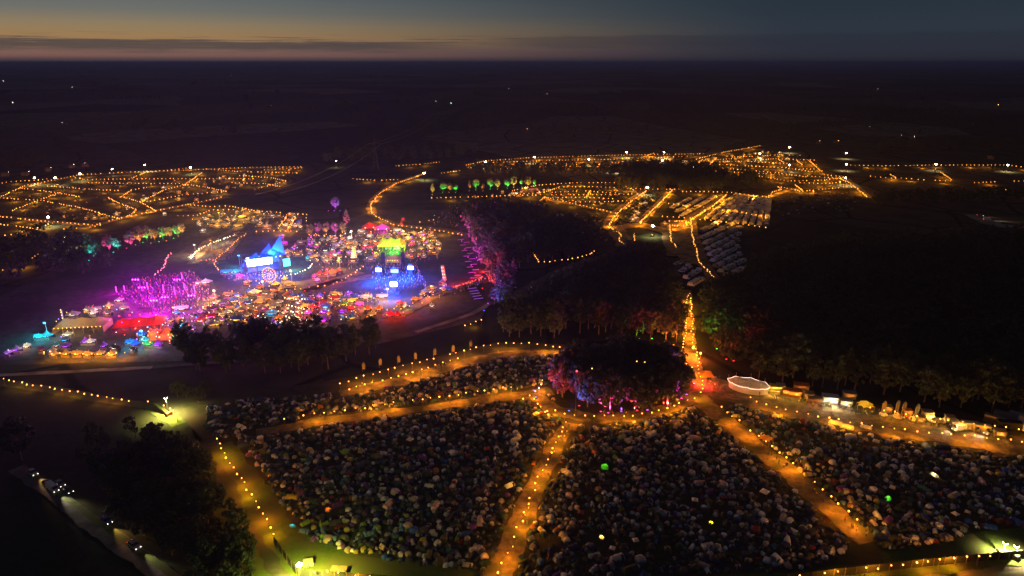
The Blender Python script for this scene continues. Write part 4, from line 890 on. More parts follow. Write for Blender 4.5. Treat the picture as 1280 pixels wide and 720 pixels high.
b = MB(); b.box((13.5, 1, 4), (4, .3, 4.6)); b.build('side_screen', emi('cyan_screen', (.05, .65, .7), 3), st)
lamp('POINT', 'stage_wash', st, (-6, 3, 6), 70000, (.01, .09, 1), 1); lamp('POINT', 'stage_wash', st, (5, 3, 11), 90000, (.01, .10, 1), 1); lamp('POINT', 'crowd_wash', st, (0, -12, 8), 95000, (.02, .1, 1), 1); lamp('POINT', 'crowd_wash', st, (16, -6, 5), 9000, (.05, .7, .6), 1); lamp('POINT', 'rear_wash', st, (6, 16, 12), 45000, (.01, .09, 1), 1); lamp('POINT', 'crowd_wash', st, (-14, -9, 6), 16000, (.35, .1, 1), 1)
# --- arena in the round with four screen towers
def screen_tower(px, py, col, L, w, h, label):
    p = G(px, py, 5.5); t = thing('screen_tower', label, 'screen tower', (p.x, p.y, -.19), rad(-5), 'screen towers of the blue arena')
    b = MB(); b.box((0, .9, 3.6), (w * .5, 1.0, 7.2)); b.box((0, .3, 5.5), (w + .5, .2, h + .5)); b.box((0, .9, .5), (w + 2, 3, 1)); b.build('tower_frame', mat('tower_panel', (.03, .035, .06), .6), t)
    b = MB(); b.box((0, .14, 5.5), (w, .1, h)); b.build('screen', emi('arena_screen_' + label[:6].strip().replace(' ', '_'), col, L), t)
    b = MB(); b.box((0, -.1, 7.5), (w * .5, .12, .12)); b.build('light_bar', emi('arena_bar', (.03, .12, 1), 3), t)
    lamp('POINT', 'wash', t, (0, -5, 5), 34000, (.015, .09, 1), .6); lamp('POINT', 'wash', t, (0, -11, 5), 34000, (.01, .08, 1), .5)
screen_tower(473, 337, (.65, .9, 1), 5, 3.4, 2.0, 'left screen tower of the blue arena, white screen'); screen_tower(513, 334.5, (.6, .9, 1), 5, 3.4, 2.0, 'right screen tower of the blue arena, white screen')
screen_tower(492, 355, (.7, .95, 1), 6, 3.8, 2.4, 'front screen tower of the blue arena, brightest screen'); screen_tower(493, 338.5, (.25, .2, 1), 1.4, 4.5, 2, 'violet screen tower at the back of the blue arena')
# --- yellow and green dance canopy
def big_tent(px, py, w, d, h, cm, label, rz=0.0, wall=2.6, peaks=2, walls=True, name='marquee', wallm=None):
    p = G(px, py); t = thing(name, label, 'marquee', (p.x, p.y, -.19), rz)
    b = MB(); x, y = w / 2, d / 2; n = peaks
    xs = np.linspace(-x, x, 2 * n + 1)
    for i in range(2 * n):
        h0 = h if i % 2 else wall + (h - wall) * .72 ; h1 = h if i % 2 == 0 else wall + (h - wall) * .72
        if i == 0: h0 = wall + .3
        if i == 2 * n - 1: h1 = wall + .3
        a, c = xs[i], xs[i + 1]
        b.add([(a, -y, wall), (c, -y, wall), (c, -y * .4, wall + (h1 - wall) * .55), (a, -y * .4, wall + (h0 - wall) * .55), (c, 0, h1), (a, 0, h0), (c, y, wall), (a, y, wall)], [(0, 1, 2, 3), (3, 2, 4, 5), (5, 4, 6, 7)])
    b.build('roof', CANV[cm], t)
    b = MB()
    for x0, y0, x1, y1 in ([(-x, y, x, y), (-x, -y, -x, y), (x, -y, x, y)] if walls else []): b.add([(x0 * .99, y0 * .99, 0), (x1 * .99, y1 * .99, 0), (x1 * .99, y1 * .99, wall), (x0 * .99, y0 * .99, wall)], [(0, 1, 2, 3)])
    for q in np.linspace(-x, x, 6): b.box((q, -y, wall / 2), (.18, .18, wall - .02))
    b.build('wall', CANV[wallm or cm], t); return t
def bulbs_on(t, pts, key, L=60, r=.16, name='bulb'):
    L = 4; key = 'fair_' + key if not key.startswith('fair_') else key
    me = bulb_me(key, COLN2[key[5:]], L, r)
    for q in pts[:100]: put(me, name, t, q)
t = big_tent(490, 311, 18, 9, 8, 'yellow', 'yellow dance canopy with green light spilling in front', 0, 3.5, 3, True)
for x in (-6, 0, 6): lamp('POINT', 'lamp', t, (x, -1, 3.2), 600, (1, .7, .08), .5)
bulbs_on(t, [(x, -4.7, 3.6) for x in np.linspace(-8.5, 8.5, 12)], 'yellow', 50, .28); bulbs_on(t, [(x, -5, 1.8) for x in (-3, 0, 3, 5)], 'green', 90, .35)
lamp('POINT', 'front_wash', t, (3, -9, 4), 22000, (.06, 1, .06), .6); lamp('POINT', 'front_wash', t, (-6, -9, 4), 8000, (.5, .9, .1), .6)
t = big_tent(492, 330, 9, 6, 6.5, 'cream', 'small gold lit stage between two black towers behind the arena', 0, 4, 1)
for x in (-6.2, 6.2): b = MB(); b.box((x, 0, 4), (2.4, 2.4, 8)); b.build('tower', BLACK, t)
lamp('POINT', 'lamp', t, (0, 0, 3), 1200, COLN2['gold'], .5); bulbs_on(t, [(x, -3.1, 3.4) for x in (-3, -1.5, 0, 1.5, 3)], 'gold', 40, .22)
# --- red and pink domes
for px, py, c, l in ((462, 287, 'red', 'red lit peaked tent at the back of the fairground'), (478, 289, 'pink', 'magenta lit peaked tent at the back of the fairground')):
    t = big_tent(px, py, 11, 9, 6, c, l, .2, 2.6, 1); lamp('POINT', 'lamp', t, (0, -1, 2), 2500, COLN2['red' if c == 'red' else 'magenta'], .5); lamp('POINT', 'front_wash', t, (0, -7, 4), 5000, COLN2['red' if c == 'red' else 'magenta'], .5); bulbs_on(t, [(-3, -4.6, 2.8), (3, -4.6, 2.8)], 'white', 80, .35)
# --- magenta lit field with light pillars
mp = G(200, 370)
for px, py, hh in ((185, 362, 4), (205, 366, 4.5), (219, 369, 4.5), (231, 362, 3.5), (244, 367, 4.5), (146, 366, 3.5), (156, 364, 3), (228, 349, 3.5)):
    p = G(px, py); t = thing('light_pillar', 'slim magenta light pillar standing in the crowd field', 'light pillar', (p.x, p.y, -.19), 0, 'light pillars of the magenta field')
    b = MB(); b.cone((0, 0, .4), .14, .1, hh, 6); b.build('tube', emi('pillar', (1, .12, .85), 4), t); b = MB(); b.box((0, 0, .2), (1, 1, .4)); b.build('base', BLACK, t)
    lamp('POINT', 'lamp', t, (0, -.6, hh + 1), 3000, (.85, 0, 1), .5)
for px, py, pw in ((178, 362, 34000), (193, 378, 60000), (207, 374, 28000), (170, 352, 14000), (240, 372, 22000), (222, 352, 18000)):
    p = G(px, py, 6); t = thing('lighting_truss', 'magenta floodlight truss over the crowd field', 'lighting truss', (p.x, p.y, -.19), 0, 'magenta trusses')
    b = MB(); b.box((-2, 0, 4), (.4, .4, 8)); b.box((2, 0, 4), (.4, .4, 8)); b.box((0, 0, 7.8), (4.4, .4, .4)); b.build('frame', BLACK, t)
    b = MB()
    for x in (-1.5, 0, 1.5): b.ball((x, -.3, 7.4), .28, 6, 4)
    b.build('lamp', emi('truss_lamp', (1, .25, .9), 6), t)
    lamp('POINT', 'lamp', t, (0, -1.5, 9), pw, (.82, 0, 1), .6)
# --- warm marquee, red tent, orange shells
t = big_tent(105, 411, 22, 11, 6, 'cream', 'large warm white marquee with a row of lamps along its front', rad(8), 3, 3)
for x in (-7, 0, 7): lamp('POINT', 'lamp', t, (x, 0, 2.6), 900, COLN2['warm'], .5)
bulbs_on(t, [(x, -5.8, 3.1) for x in np.linspace(-10, 10, 12)], 'gold', 50, .2); lamp('POINT', 'front_wash', t, (0, -9, 6), 1800, COLN2['gold'], .5); lamp('POINT', 'front_wash', t, (-8, -8, 8), 1600, COLN2['gold'], .5)
p = G(80, 404); t = thing('light_tower', 'slim warm light tower left of the large marquee', 'light tower', (p.x, p.y, -.19)); b = MB(); b.box((0, 0, 3.5), (.5, .5, 7)); b.build('mast', STEEL, t); bulbs_on(t, [(0, -.4, z) for z in (1.5, 3, 4.5, 6, 7.2)], 'gold', 60, .22)
t = big_tent(176, 408, 22, 12, 5, 'red', 'low red lit tent with white lamps along its ridge', rad(15), 2.4, 3, False)
for x in (-7, 0, 7): lamp('POINT', 'lamp', t, (x, -2, 2), 1800, (1, .03, .02), .5); lamp('POINT', 'top_wash', t, (x, -8, 7), 900, (1, .03, .03), .5)
bulbs_on(t, [(x, 2, 5.6) for x in np.linspace(-9, 9, 5)], 'red', 130, .36)
for px, py, sgn in ((184, 425, 1), (218, 424, -1)):
    p = G(px, py); t = thing('stage_shell', f'orange lit open shell, {"left" if sgn > 0 else "right"} one of the facing pair', 'stage shell', (p.x, p.y, -.19), rad(-70 if sgn > 0 else 70))
    b = MB(); n = 10
    b.rings([[(4.5 * math.sin(q) * math.cos(math.pi * k / (n - 1)), 5 * (1 - math.cos(q)) , 5 * math.sin(q) * math.sin(math.pi * k / (n - 1))) for k in range(n)] for q in (1.5, 1.1, .7, .3)], 0, True, False); b.build('shell', canvas('shell_orange', (.55, .22, .06)), t)
    b = MB(); b.box((0, 2, .3), (8, 4, .6)); b.build('deck', BLACK, t); lamp('POINT', 'lamp', t, (0, 1.5, 2), 2200, (1, .2, .03), .5); bulbs_on(t, [(-2, 1, 3), (2, 1, 3)], 'orange', 60, .3)
p = G(201, 425); t = thing('spider_sculpture', 'red lit sculpture with long thin legs between the orange shells', 'sculpture', (p.x, p.y, -.19))
b = MB(); b.ball((0, 0, 4.2), 1.3, 8, 6); b.build('body', mat('sculpture_red', (.4, .05, .04), .5), t)
for k in range(8):
    a = k * math.pi / 4 + .2; b = MB(); b.tube([(math.cos(a), math.sin(a), 4.2), (math.cos(a) * 3.6, math.sin(a) * 3.6, 6.4), (math.cos(a) * 6, math.sin(a) * 6, 0)], [.22, .18, .1], 5); b.build('leg', mat('sculpture_red', (.4, .05, .04)), t)
lamp('POINT', 'lamp', t, (0, -3, 6), 4500, (1, .04, .02), .5); lamp('POINT', 'lamp', t, (0, -8, 3), 2500, (1, .06, .03), .5); bulbs_on(t, [(0, -1.4, 4.6), (.8, -2.2, 2.5)], 'white', 60, .3)
# --- wheel, helter skelter
p = G(338, 353); t = thing('ferris_wheel', 'small golden lit ferris wheel in the fairground', 'ferris wheel', (p.x, p.y, -.19), rad(-12))
b = MB(); rw = 4.2; zc_ = 5
for k in range(24):
    a0, a1 = 2 * math.pi * k / 24, 2 * math.pi * (k + 1) / 24
    for yy in (-.5, .5): b.tube([(rw * math.cos(a0), yy, zc_ + rw * math.sin(a0)), (rw * math.cos(a1), yy, zc_ + rw * math.sin(a1))], .08, 4)
for k in range(12): a0 = 2 * math.pi * k / 12; b.tube([(0, 0, zc_), (rw * math.cos(a0), 0, zc_ + rw * math.sin(a0))], .06, 4)
b.build('wheel_frame', mat('wheel_paint', (.5, .35, .08), .5), t)
b = MB(); [b.tube([(0, s, zc_), (q, s * 1.6, 0)], .14, 5) for s in (-1, 1) for q in (-2.4, 2.4)]; b.build('stand', STEEL, t)
for k in range(8): a0 = 2 * math.pi * k / 8; b = MB(); b.ball((rw * math.cos(a0), 0, zc_ + rw * math.sin(a0) - .7), .65, 6, 4); b.build('cabin', CANV['red' if k % 2 else 'yellow'], t)
bulbs_on(t, [(q * math.cos(2 * math.pi * k / m), -.7, zc_ + q * math.sin(2 * math.pi * k / m)) for q, m in ((4.2, 22), (2.6, 12), (1, 5)) for k in range(m)], 'gold', 70, .17)
p = G(443, 325); t = thing('helter_skelter', 'cone shaped helter skelter outlined in warm white bulbs', 'fairground ride', (p.x, p.y, -.19))
b = MB(); b.cone((0, 0, 0), 2.2, .7, 8.5, 12); b.build('tower', mat('ride_paint', (.5, .42, .2), .6), t); b = MB(); b.cone((0, 0, 8.52), 1.0, .05, 1.6, 10); b.build('cap', CANV['red'], t)
b = MB(); b.tube([((2.6 - 1.6 * q) * math.cos(q * 16), (2.6 - 1.6 * q) * math.sin(q * 16), 8 * q + .5) for q in np.linspace(0, 1, 44)], .3, 5); b.build('slide', mat('ride_slide', (.6, .5, .3), .5), t)
bulbs_on(t, [(math.cos(a) * (2.35 - 1.55 * q), math.sin(a) * (2.35 - 1.55 * q), 8.6 * q + .3) for a in (3.6, 4.3, 5.0, 5.7) for q in np.linspace(0, 1, 9)], 'gold', 60, .17)
lamp('POINT', 'lamp', t, (0, -4, 4), 1500, COLN2['gold'], .5)
# --- smaller coloured features read off the photograph: (px, py, canopy, lamp, size)
FEAT = [(310, 397, 'cream', 'gold', 1), (268, 374, 'cream', 'gold', 2), (287, 371, 'cream', 'gold', 2), (279, 397, 'cream', 'gold', 1), (285, 393, 'white', 'white', 1), (258, 355, 'white', 'white', 2), (248, 356, 'cream', 'white', 1), (228, 388, 'white', 'white', 2), (222, 394, 'teal', 'cyan', 0), (218, 412, 'purple', 'violet', 1), (222, 421, 'teal', 'teal', 1), (182, 428, 'teal', 'teal', 1), (170, 433, 'blue', 'blue', 1), (164, 431, 'blue', 'cyan', 1), (178, 421, 'blue', 'cyan', 1), (186, 433, 'green', 'green', 1), (198, 434, 'purple', 'violet', 1), (108, 430, 'purple', 'violet', 1), (114, 430, 'white', 'white', 1), (60, 422, 'teal', 'cyan', 2), (50, 424, 'teal', 'cyan', 1), (86, 421, 'grey', 'white', 1), (118, 394, 'white', 'white', 1), (150, 378, 'white', 'white', 1), (156, 388, 'cream', 'white', 1), (137, 385, 'cream', 'gold', 1),
        (327, 410, 'red', 'red', 2), (320, 412, 'blue', 'blue', 1), (300, 412, 'blue', 'blue', 2), (340, 394, 'grey', 'cyan', 2), (352, 363, 'cream', 'gold', 1), (362, 358, 'cream', 'gold', 2), (345, 358, 'yellow', 'gold', 1), (326, 362, 'orange', 'warm', 1), (326, 380, 'cream', 'warm', 2), (310, 355, 'cream', 'warm', 1), (356, 351, 'cream', 'gold', 1), (400, 345, 'red', 'orange', 1), (408, 345, 'red', 'orange', 1), (416, 343, 'orange', 'orange', 2), (424, 341, 'orange', 'orange', 1), (394, 348, 'pink', 'magenta', 0), (397, 353, 'white', 'violet', 0), (400, 373, 'blue', 'violet', 1), (420, 370, 'cream', 'gold', 2), (436, 370, 'purple', 'violet', 1), (458, 374, 'white', 'white', 2), (478, 373, 'cream', 'gold', 2), (450, 383, 'pink', 'magenta', 1), (430, 383, 'green', 'yellow', 1), (440, 379, 'yellow', 'gold', 1), (380, 386, 'yellow', 'gold', 1), (392, 387, 'red', 'red', 1), (385, 394, 'pink', 'magenta', 1), (405, 393, 'purple', 'violet', 1), (428, 393, 'purple', 'violet', 1), (460, 389, 'orange', 'orange', 1), (474, 389, 'orange', 'warm', 1), (465, 396, 'cream', 'gold', 1), (488, 396, 'red', 'red', 2), (497, 396, 'red', 'red', 1), (500, 382, 'red', 'orange', 1), (412, 395, 'orange', 'orange', 0), (440, 388, 'red', 'red', 1),
        (396, 322, 'cream', 'gold', 1), (390, 324, 'orange', 'gold', 1), (425, 318, 'purple', 'violet', 1), (455, 312, 'red', 'pink', 1), (458, 309, 'white', 'white', 1), (449, 317, 'white', 'white', 1), (437, 300, 'white', 'white', 1), (453, 291, 'white', 'white', 2), (463, 297, 'white', 'white', 1), (497, 290, 'white', 'white', 2), (500, 293, 'purple', 'violet', 1), (488, 302, 'cream', 'white', 1), (515, 308, 'pink', 'pink', 1), (524, 307, 'white', 'white', 0), (527, 313, 'cream', 'gold', 1), (516, 316, 'cream', 'gold', 1), (395, 311, 'pink', 'magenta', 1), (386, 302, 'white', 'violet', 0), (386, 311, 'purple', 'violet', 1), (387, 307, 'purple', 'magenta', 0), (356, 306, 'pink', 'magenta', 1), (353, 299, 'purple', 'magenta', 0), (368, 313, 'purple', 'violet', 1), (360, 317, 'cream', 'warm', 2), (372, 320, 'orange', 'gold', 2), (385, 325, 'teal', 'teal', 0), (424, 328, 'green', 'yellow', 0), (410, 328, 'cream', 'gold', 1), (404, 302, 'white', 'white', 1), (410, 302, 'white', 'white', 1), (426, 306, 'white', 'violet', 1), (436, 307, 'orange', 'gold', 2), (470, 307, 'orange', 'orange', 1), (464, 311, 'red', 'pink', 1), (502, 282, 'red', 'red', 0), (504, 276, 'red', 'red', 0), (517, 293, 'cream', 'gold', 1), (530, 300, 'cream', 'gold', 1), (538, 297, 'cream', 'warm', 1), (470, 322, 'cream', 'warm', 1),
        (283, 342, 'teal', 'cyan', 2), (296, 342, 'teal', 'cyan', 1), (318, 340, 'purple', 'violet', 1), (300, 348, 'pink', 'pink', 1), (250, 282, 'white', 'white', 1), (258, 276, 'white', 'white', 1), (254, 290, 'white', 'white', 1), (304, 273, 'yellow', 'gold', 2), (272, 284, 'yellow', 'gold', 2), (284, 284, 'yellow', 'gold', 2), (298, 284, 'yellow', 'gold', 2), (334, 285, 'white', 'warm', 2), (374, 279, 'blue', 'blue', 1), (376, 286, 'white', 'white', 0), (362, 287, 'white', 'warm', 0), (206, 269, 'white', 'white', 0), (205, 236, 'white', 'white', 1), (240, 324, 'white', 'white', 1), (540, 385, 'white', 'white', 0), (520, 377, 'orange', 'warm', 1), (506, 385, 'white', 'white', 0), (555, 365, 'cream', 'warm', 0), (561, 364, 'blue', 'blue', 1), (556, 363, 'purple', 'violet', 0), (70, 446, 'cream', 'warm', 1), (84, 445, 'cream', 'warm', 1), (98, 445, 'cream', 'warm', 1), (112, 446, 'cream', 'warm', 1), (126, 445, 'cream', 'warm', 1), (140, 446, 'cream', 'warm', 1), (22, 440, 'grey', 'violet', 1), (35, 436, 'white', 'white', 0), (12, 444, 'grey', 'violet', 0)]
for px, py, cc, lc, si in FEAT:
    p = G(px, py); STP.append((p.x, p.y)); L = {'white': 60, 'gold': 55, 'warm': 45, 'cyan': 45, 'blue': 60, 'violet': 50, 'red': 60, 'magenta': 60, 'pink': 60, 'orange': 55, 'green': 60, 'teal': 50, 'yellow': 55}[lc]
    t = stall(p, cc, lc, L, si, None, R.uniform(-.35, .35), 'in the fairground' if px > 240 and py > 295 else 'in the left end of the festival' if px < 240 else 'in the rear camp')
    lamp('POINT', 'lamp', t, (0, -.2, 1.75), 260 + 160 * si, COLN2[lc], .3)
    if R.random() < .55: lamp('POINT', 'front_lamp', t, (R.uniform(-2, 2), -3.2 - si, 3.2), 500 + 300 * si, COLN2[lc], .3)
zone([(225, 405), (270, 380), (330, 358), (370, 362), (470, 378), (470, 398), (400, 404), (345, 412), (290, 412)], 4.6, 90, ['white', 'cream', 'red', 'purple', 'blue', 'grey', 'dark', 'orange'], ['warm', 'gold', 'gold', 'warm', 'white', 'orange', 'red', 'magenta', 'violet', 'cyan'], 'at the lower edge of the fairground', (6, 40))
zone([(385, 300), (470, 296), (545, 292), (552, 315), (520, 325), (470, 326), (385, 332), (350, 320)], 5, 90, Wm + ['pink', 'orange'], ['warm', 'warm', 'gold', 'white', 'orange', 'violet'], 'in the middle of the fairground', (6, 40))
zone([(500, 400), (560, 368), (556, 352), (540, 360), (500, 380)], 5.5, 16, ['white', 'grey', 'grey', 'cream'], ['warm', 'orange', 'white', 'red'], 'beside the lower arena path', (4, 16))
zone([(20, 445), (70, 425), (130, 432), (160, 415), (240, 412), (225, 430), (160, 445), (60, 450)], 6.5, 24, ['grey', 'dark', 'white', 'purple', 'teal'], ['violet', 'white', 'cyan', 'warm'], 'in the left end of the festival', (3, 12))
zone([(150, 412), (235, 392), (262, 386), (262, 404), (235, 420), (205, 440), (160, 440)], 5, 30, ['grey', 'dark', 'white', 'cream', 'purple'], ['violet', 'white', 'gold', 'warm', 'cyan', 'red'], 'in the left lane of the fairground', (6, 30))
zone([(70, 402), (150, 375), (160, 392), (120, 398)], 6.5, 12, ['white', 'cream', 'grey'], ['white', 'gold'], 'behind the large marquee', (4, 24))
zone([(240, 268), (300, 266), (386, 270), (384, 288), (300, 286), (245, 290)], 7.5, 26, Wm, ['warm', 'gold', 'white'], 'in the rear camp', (5, 30))
zone([(640, 247), (560, 250), (660, 236), (700, 240)], 8, 16, Wm, ['white', 'warm', 'pink'], 'under the far tree row', (8, 40))
zone([(845, 290), (870, 300), (866, 320), (848, 310), (830, 290), (828, 276)], 6, 8, ['cream', 'orange', 'white'], ['warm', 'gold', 'white'], 'left of the car field', (8, 40))
zone([(778, 285), (842, 240), (830, 240), (800, 255)], 9, 12, Wm, ['warm', 'gold', 'white'], 'between the mid camp lanes', (8, 50))
zone([(650, 206), (760, 203), (880, 196), (985, 188), (1000, 200), (880, 206), (770, 209)], 20, 50, Wm, ['warm', 'gold', 'gold', 'white'], 'in the far camps', (20, 80), (1, 2, 2))
zone([(50, 275), (150, 262), (200, 240), (270, 222), (370, 212), (300, 235), (235, 256), (120, 280)], 20, 26, Wm, ['warm', 'gold', 'white'], 'in the left camps', (8, 40), (0, 1))
LP = {}
def lantern(p, col, h, where):
    k = (col, round(h)); 
    if k not in LP:
        b = MB(); b.cone((0, 0, 0), .05, .04, h, 5, 0); b.ball((0, 0, h + .16), .19, 6, 4, 1); LP[k] = b.mesh('lantern_post', [BLACK, emi('lantern_' + col, COLN2[col], 5)])
    o = put(LP[k], 'lantern_post', None, (p[0], p[1], -.19)); tag(o, f'{col} lantern on a slim post {where}', 'lantern', 'lantern posts of the festival')
for pts, n, cols, w in (([(225, 408), (270, 376), (330, 356), (375, 362), (470, 378), (500, 394), (470, 402), (400, 406), (345, 414), (285, 414)], 130, ['gold'] * 5 + ['warm'] * 5 + ['white'] * 2 + ['red', 'orange', 'orange', 'magenta', 'violet', 'cyan'], 'at the lower edge of the fairground'), ([(385, 298), (470, 290), (545, 290), (555, 315), (520, 328), (470, 330), (385, 336), (352, 322)], 110, ['gold'] * 5 + ['warm'] * 5 + ['white'] * 4 + ['pink', 'orange', 'violet', 'magenta'], 'in the middle of the fairground'),
        ([(500, 398), (560, 366), (558, 358), (495, 390)], 22, ['warm', 'orange', 'gold'], 'beside the lower arena path'), ([(70, 402), (150, 375), (200, 402), (235, 400), (230, 430), (150, 440), (60, 430)], 34, ['gold', 'white', 'white', 'violet', 'cyan', 'red'], 'in the left end of the festival'), ([(150, 412), (235, 392), (262, 386), (255, 410), (205, 440), (160, 440)], 40, ['gold', 'white', 'warm', 'violet', 'red', 'cyan'], 'in the left lane of the fairground'), ([(240, 270), (300, 266), (386, 270), (384, 288), (240, 290)], 40, ['gold', 'warm', 'white'], 'in the rear camp')):
    pp = scatter(W(pts), 3.6, .5); R.shuffle(pp)
    for p in pp[:n]: lantern(p, R.choice(cols), R.choice([2, 3, 4]), w)
for k in range(15):
    px = 590 - 0; t0 = k / 14; p = G(576 + 16 * t0 + (6 if k % 2 else 0), 300 + 48 * t0)
    b = MB(); b.box((0, 0, .35), (4.2, .8, .5)); b.box((0, -.45, .62), (3.8, .08, .08), 1)
    o = b.build('bench', [BLACK, lm('magenta', 3)], None, (p.x, p.y, -.17), rad(15)); tag(o, 'long bench edged with pink light beside the pink wood', 'bench', 'pink lit benches')
for k in range(5):
    p = G(590 + 2 * k, 361 + 3.2 * k); b = MB(); b.box((0, 0, .35), (5.4, .8, .5)); b.box((0, -.45, .62), (5, .08, .08), 1)
    o = b.build('bench', [BLACK, lm('violet', 3)], None, (p.x, p.y, -.17), rad(22)); tag(o, 'long bench edged with violet light at the end of the red path', 'bench', 'violet lit benches')
for px, py in ((573, 358), (583, 355), (593, 352), (603, 347), (608, 340)): uplighter(G(px, py), 'red', 16000, 'along the red path', (-3, 1, .2), 150)
for px, py in ((557, 363), (562, 361)): uplighter(G(px, py), 'blue', 14000, 'at the start of the red path', (-3, 2, .2), 150)
p = G(556, 350); t = thing('light_tower', 'golden slanting light tower at the arena edge', 'light tower', (p.x, p.y, -.19)); b = MB(); b.tube([(0, 0, 0), (-1.2, 0, 9)], 1.0, 8); b.build('column', mat('gold_panel', (.4, .28, .1), .6), t); bulbs_on(t, [(-.13 * z + q, -1.1, z) for z in (2, 4, 6, 8) for q in (-.5, .5)], 'gold', 30, .22)
# soft washes that colour the ground of whole districts, each hung on its own mast
def mast(px, py, col, power, h, label):
    p = G(px, py); t = thing('light_mast', label, 'light mast', (p.x, p.y, -.19), 0, 'coloured light masts of the fairground')
    b = MB(); b.cone((0, 0, 0), .14, .08, h, 6); b.build('pole', STEEL, t); b = MB(); b.box((0, -.25, h), (1.1, .4, .35)); b.build('lamp_head', BLACK, t)
    b = MB(); b.box((0, -.4, h - .26), (1.0, .2, .1)); b.build('lens', lm(col, 60), t); lamp('POINT', 'lamp', t, (0, -.8, h + .6), power * (.8 if col in ('magenta', 'violet') else 6 if col in ('gold', 'warm', 'orange') else 4), COLN2[col], .4)
for px, py, col, pw, w in ((270, 378, 'gold', 5000, 'above the golden stalls'), (330, 366, 'warm', 4500, 'by the ferris wheel'), (365, 352, 'gold', 4500, 'above the food lane'), (410, 350, 'red', 5000, 'by the orange stalls'), (425, 335, 'warm', 3500, 'by the helter skelter'), (440, 300, 'white', 3500, 'at the fairground back'), (505, 300, 'gold', 4500, 'by the dance canopy'), (530, 310, 'warm', 3000, 'at the right fairground edge'), (400, 385, 'red', 3000, 'in the lower lane'), (460, 384, 'orange', 4500, 'over the lower stalls'), (485, 376, 'gold', 3500, 'over the arena entrance'), (500, 392, 'red', 2500, 'over the red stalls'), (220, 400, 'warm', 2000, 'in the left lane'), (300, 385, 'warm', 3000, 'in the middle lane'), (275, 276, 'gold', 5500, 'in the rear camp'), (305, 272, 'gold', 3500, 'at the rear camp bend'), (355, 305, 'magenta', 2500, 'behind the blue stage'), (390, 308, 'magenta', 2500, 'by the violet stalls'), (180, 430, 'cyan', 2600, 'by the teal stalls'), (212, 414, 'violet', 1600, 'by the violet tent'), (60, 420, 'cyan', 2500, 'over the cyan tents'), (540, 372, 'orange', 2500, 'over the arena path'), (265, 312, 'orange', 3000, 'on the dirt meadow'), (245, 318, 'white', 2600, 'at the meadow edge'), (420, 292, 'magenta', 1800, 'by the coloured trees'), (300, 332, 'cyan', 2500, 'beside the blue stage')):
    mast(px, py, col, pw, 7, f'{col} light mast {w}')
# ------------------------------------------------------------------ cars
GLASS = mat('car_glass', (.01, .012, .015), .08, spec=.6); TYRE = mat('tyre', (.015, .015, .015), .9); RIM = mat('rim', (.3, .3, .3), .4, metal=.7)
PAINT = {n: mat('paint_' + n, c, .35, spec=.5) for n, c in {'white': (.62, .62, .6), 'silver': (.38, .39, .4), 'black': (.02, .02, .022), 'red': (.32, .02, .02), 'blue': (.03, .07, .22), 'grey': (.14, .14, .15)}.items()}
def car_body(van=False):
    b = MB()
    lower = [(-2.1, .45), (-2.15, .75), (-2.05, .95), (2.0, .95) if not van else (2.2, 1.0), (2.15, .7), (2.1, .4)]
    b.prism([(-2.15, .3), (2.15, .3), (2.2, .62), (2.05, .82), (1.15, .95), (-1.95, 1.0), (-2.2, .75)] if not van else [(-2.6, .3), (2.5, .3), (2.6, .7), (2.3, 1.15), (-2.6, 1.2)], -.85, .85, 0)
    if not van:
        top = [(-1.75, .98), (1.05, .95), (.35, 1.45), (-1.2, 1.47)]; w0, w1 = .82, .66
    else:
        top = [(-2.58, 1.2), (2.25, 1.15), (1.6, 2.1), (-2.5, 2.2)]; w0, w1 = .85, .78
    vs = []
    for s in (-1, 1):
        for i, (x, z) in enumerate(top): vs.append((x, s * (w0 if i < 2 else w1), z))
    b.add(vs, [(0, 1, 2, 3), (4, 7, 6, 5), (1, 5, 6, 2), (0, 3, 7, 4)], 1 if not van else 0)
    b.add(vs, [(3, 2, 6, 7)], 0)
    if van: b.add([(2.28, -.75, 1.25), (2.28, .75, 1.25), (1.72, .7, 2.0), (1.72, -.7, 2.0)], [(0, 1, 2, 3)], 1)
    return b
CARW = MB(); CARW.cone((0, -.1, 0), .31, .31, .2, 12); 
def wheel_me():
    b = MB(); vs = []
    for y in (-.11, .11):
        for k in range(12): vs.append((.32 * math.cos(k * math.pi / 6), y, .32 * math.sin(k * math.pi / 6)))
    b.add(vs, [(k, (k + 1) % 12, 12 + (k + 1) % 12, 12 + k) for k in range(12)] + [tuple(range(12)), tuple(range(12, 24))], 0)
    r = MB(); vs = []
    for y in (-.115, .115):
        for k in range(8): vs.append((.19 * math.cos(k * math.pi / 4), y, .19 * math.sin(k * math.pi / 4)))
    r.add(vs, [tuple(range(8)), tuple(range(8, 16))], 0)
    return b.mesh('tyre', [TYRE]), r.mesh('rim', [RIM])
TY, RI = wheel_me(); CB = {v: car_body(v).mesh('body', [PAINT['white'], GLASS]) for v in (False, True)}
_b = MB(); _b.ball((0, 0, 0), .1, 6, 4); HL = _b.mesh('headlight', [emi('headlight', (1, .88, .7), 7)]); _b = MB(); _b.box((0, 0, 0), (.05, .3, .14)); TL = _b.mesh('taillight', [emi('taillight', (1, .03, .02), 12)])
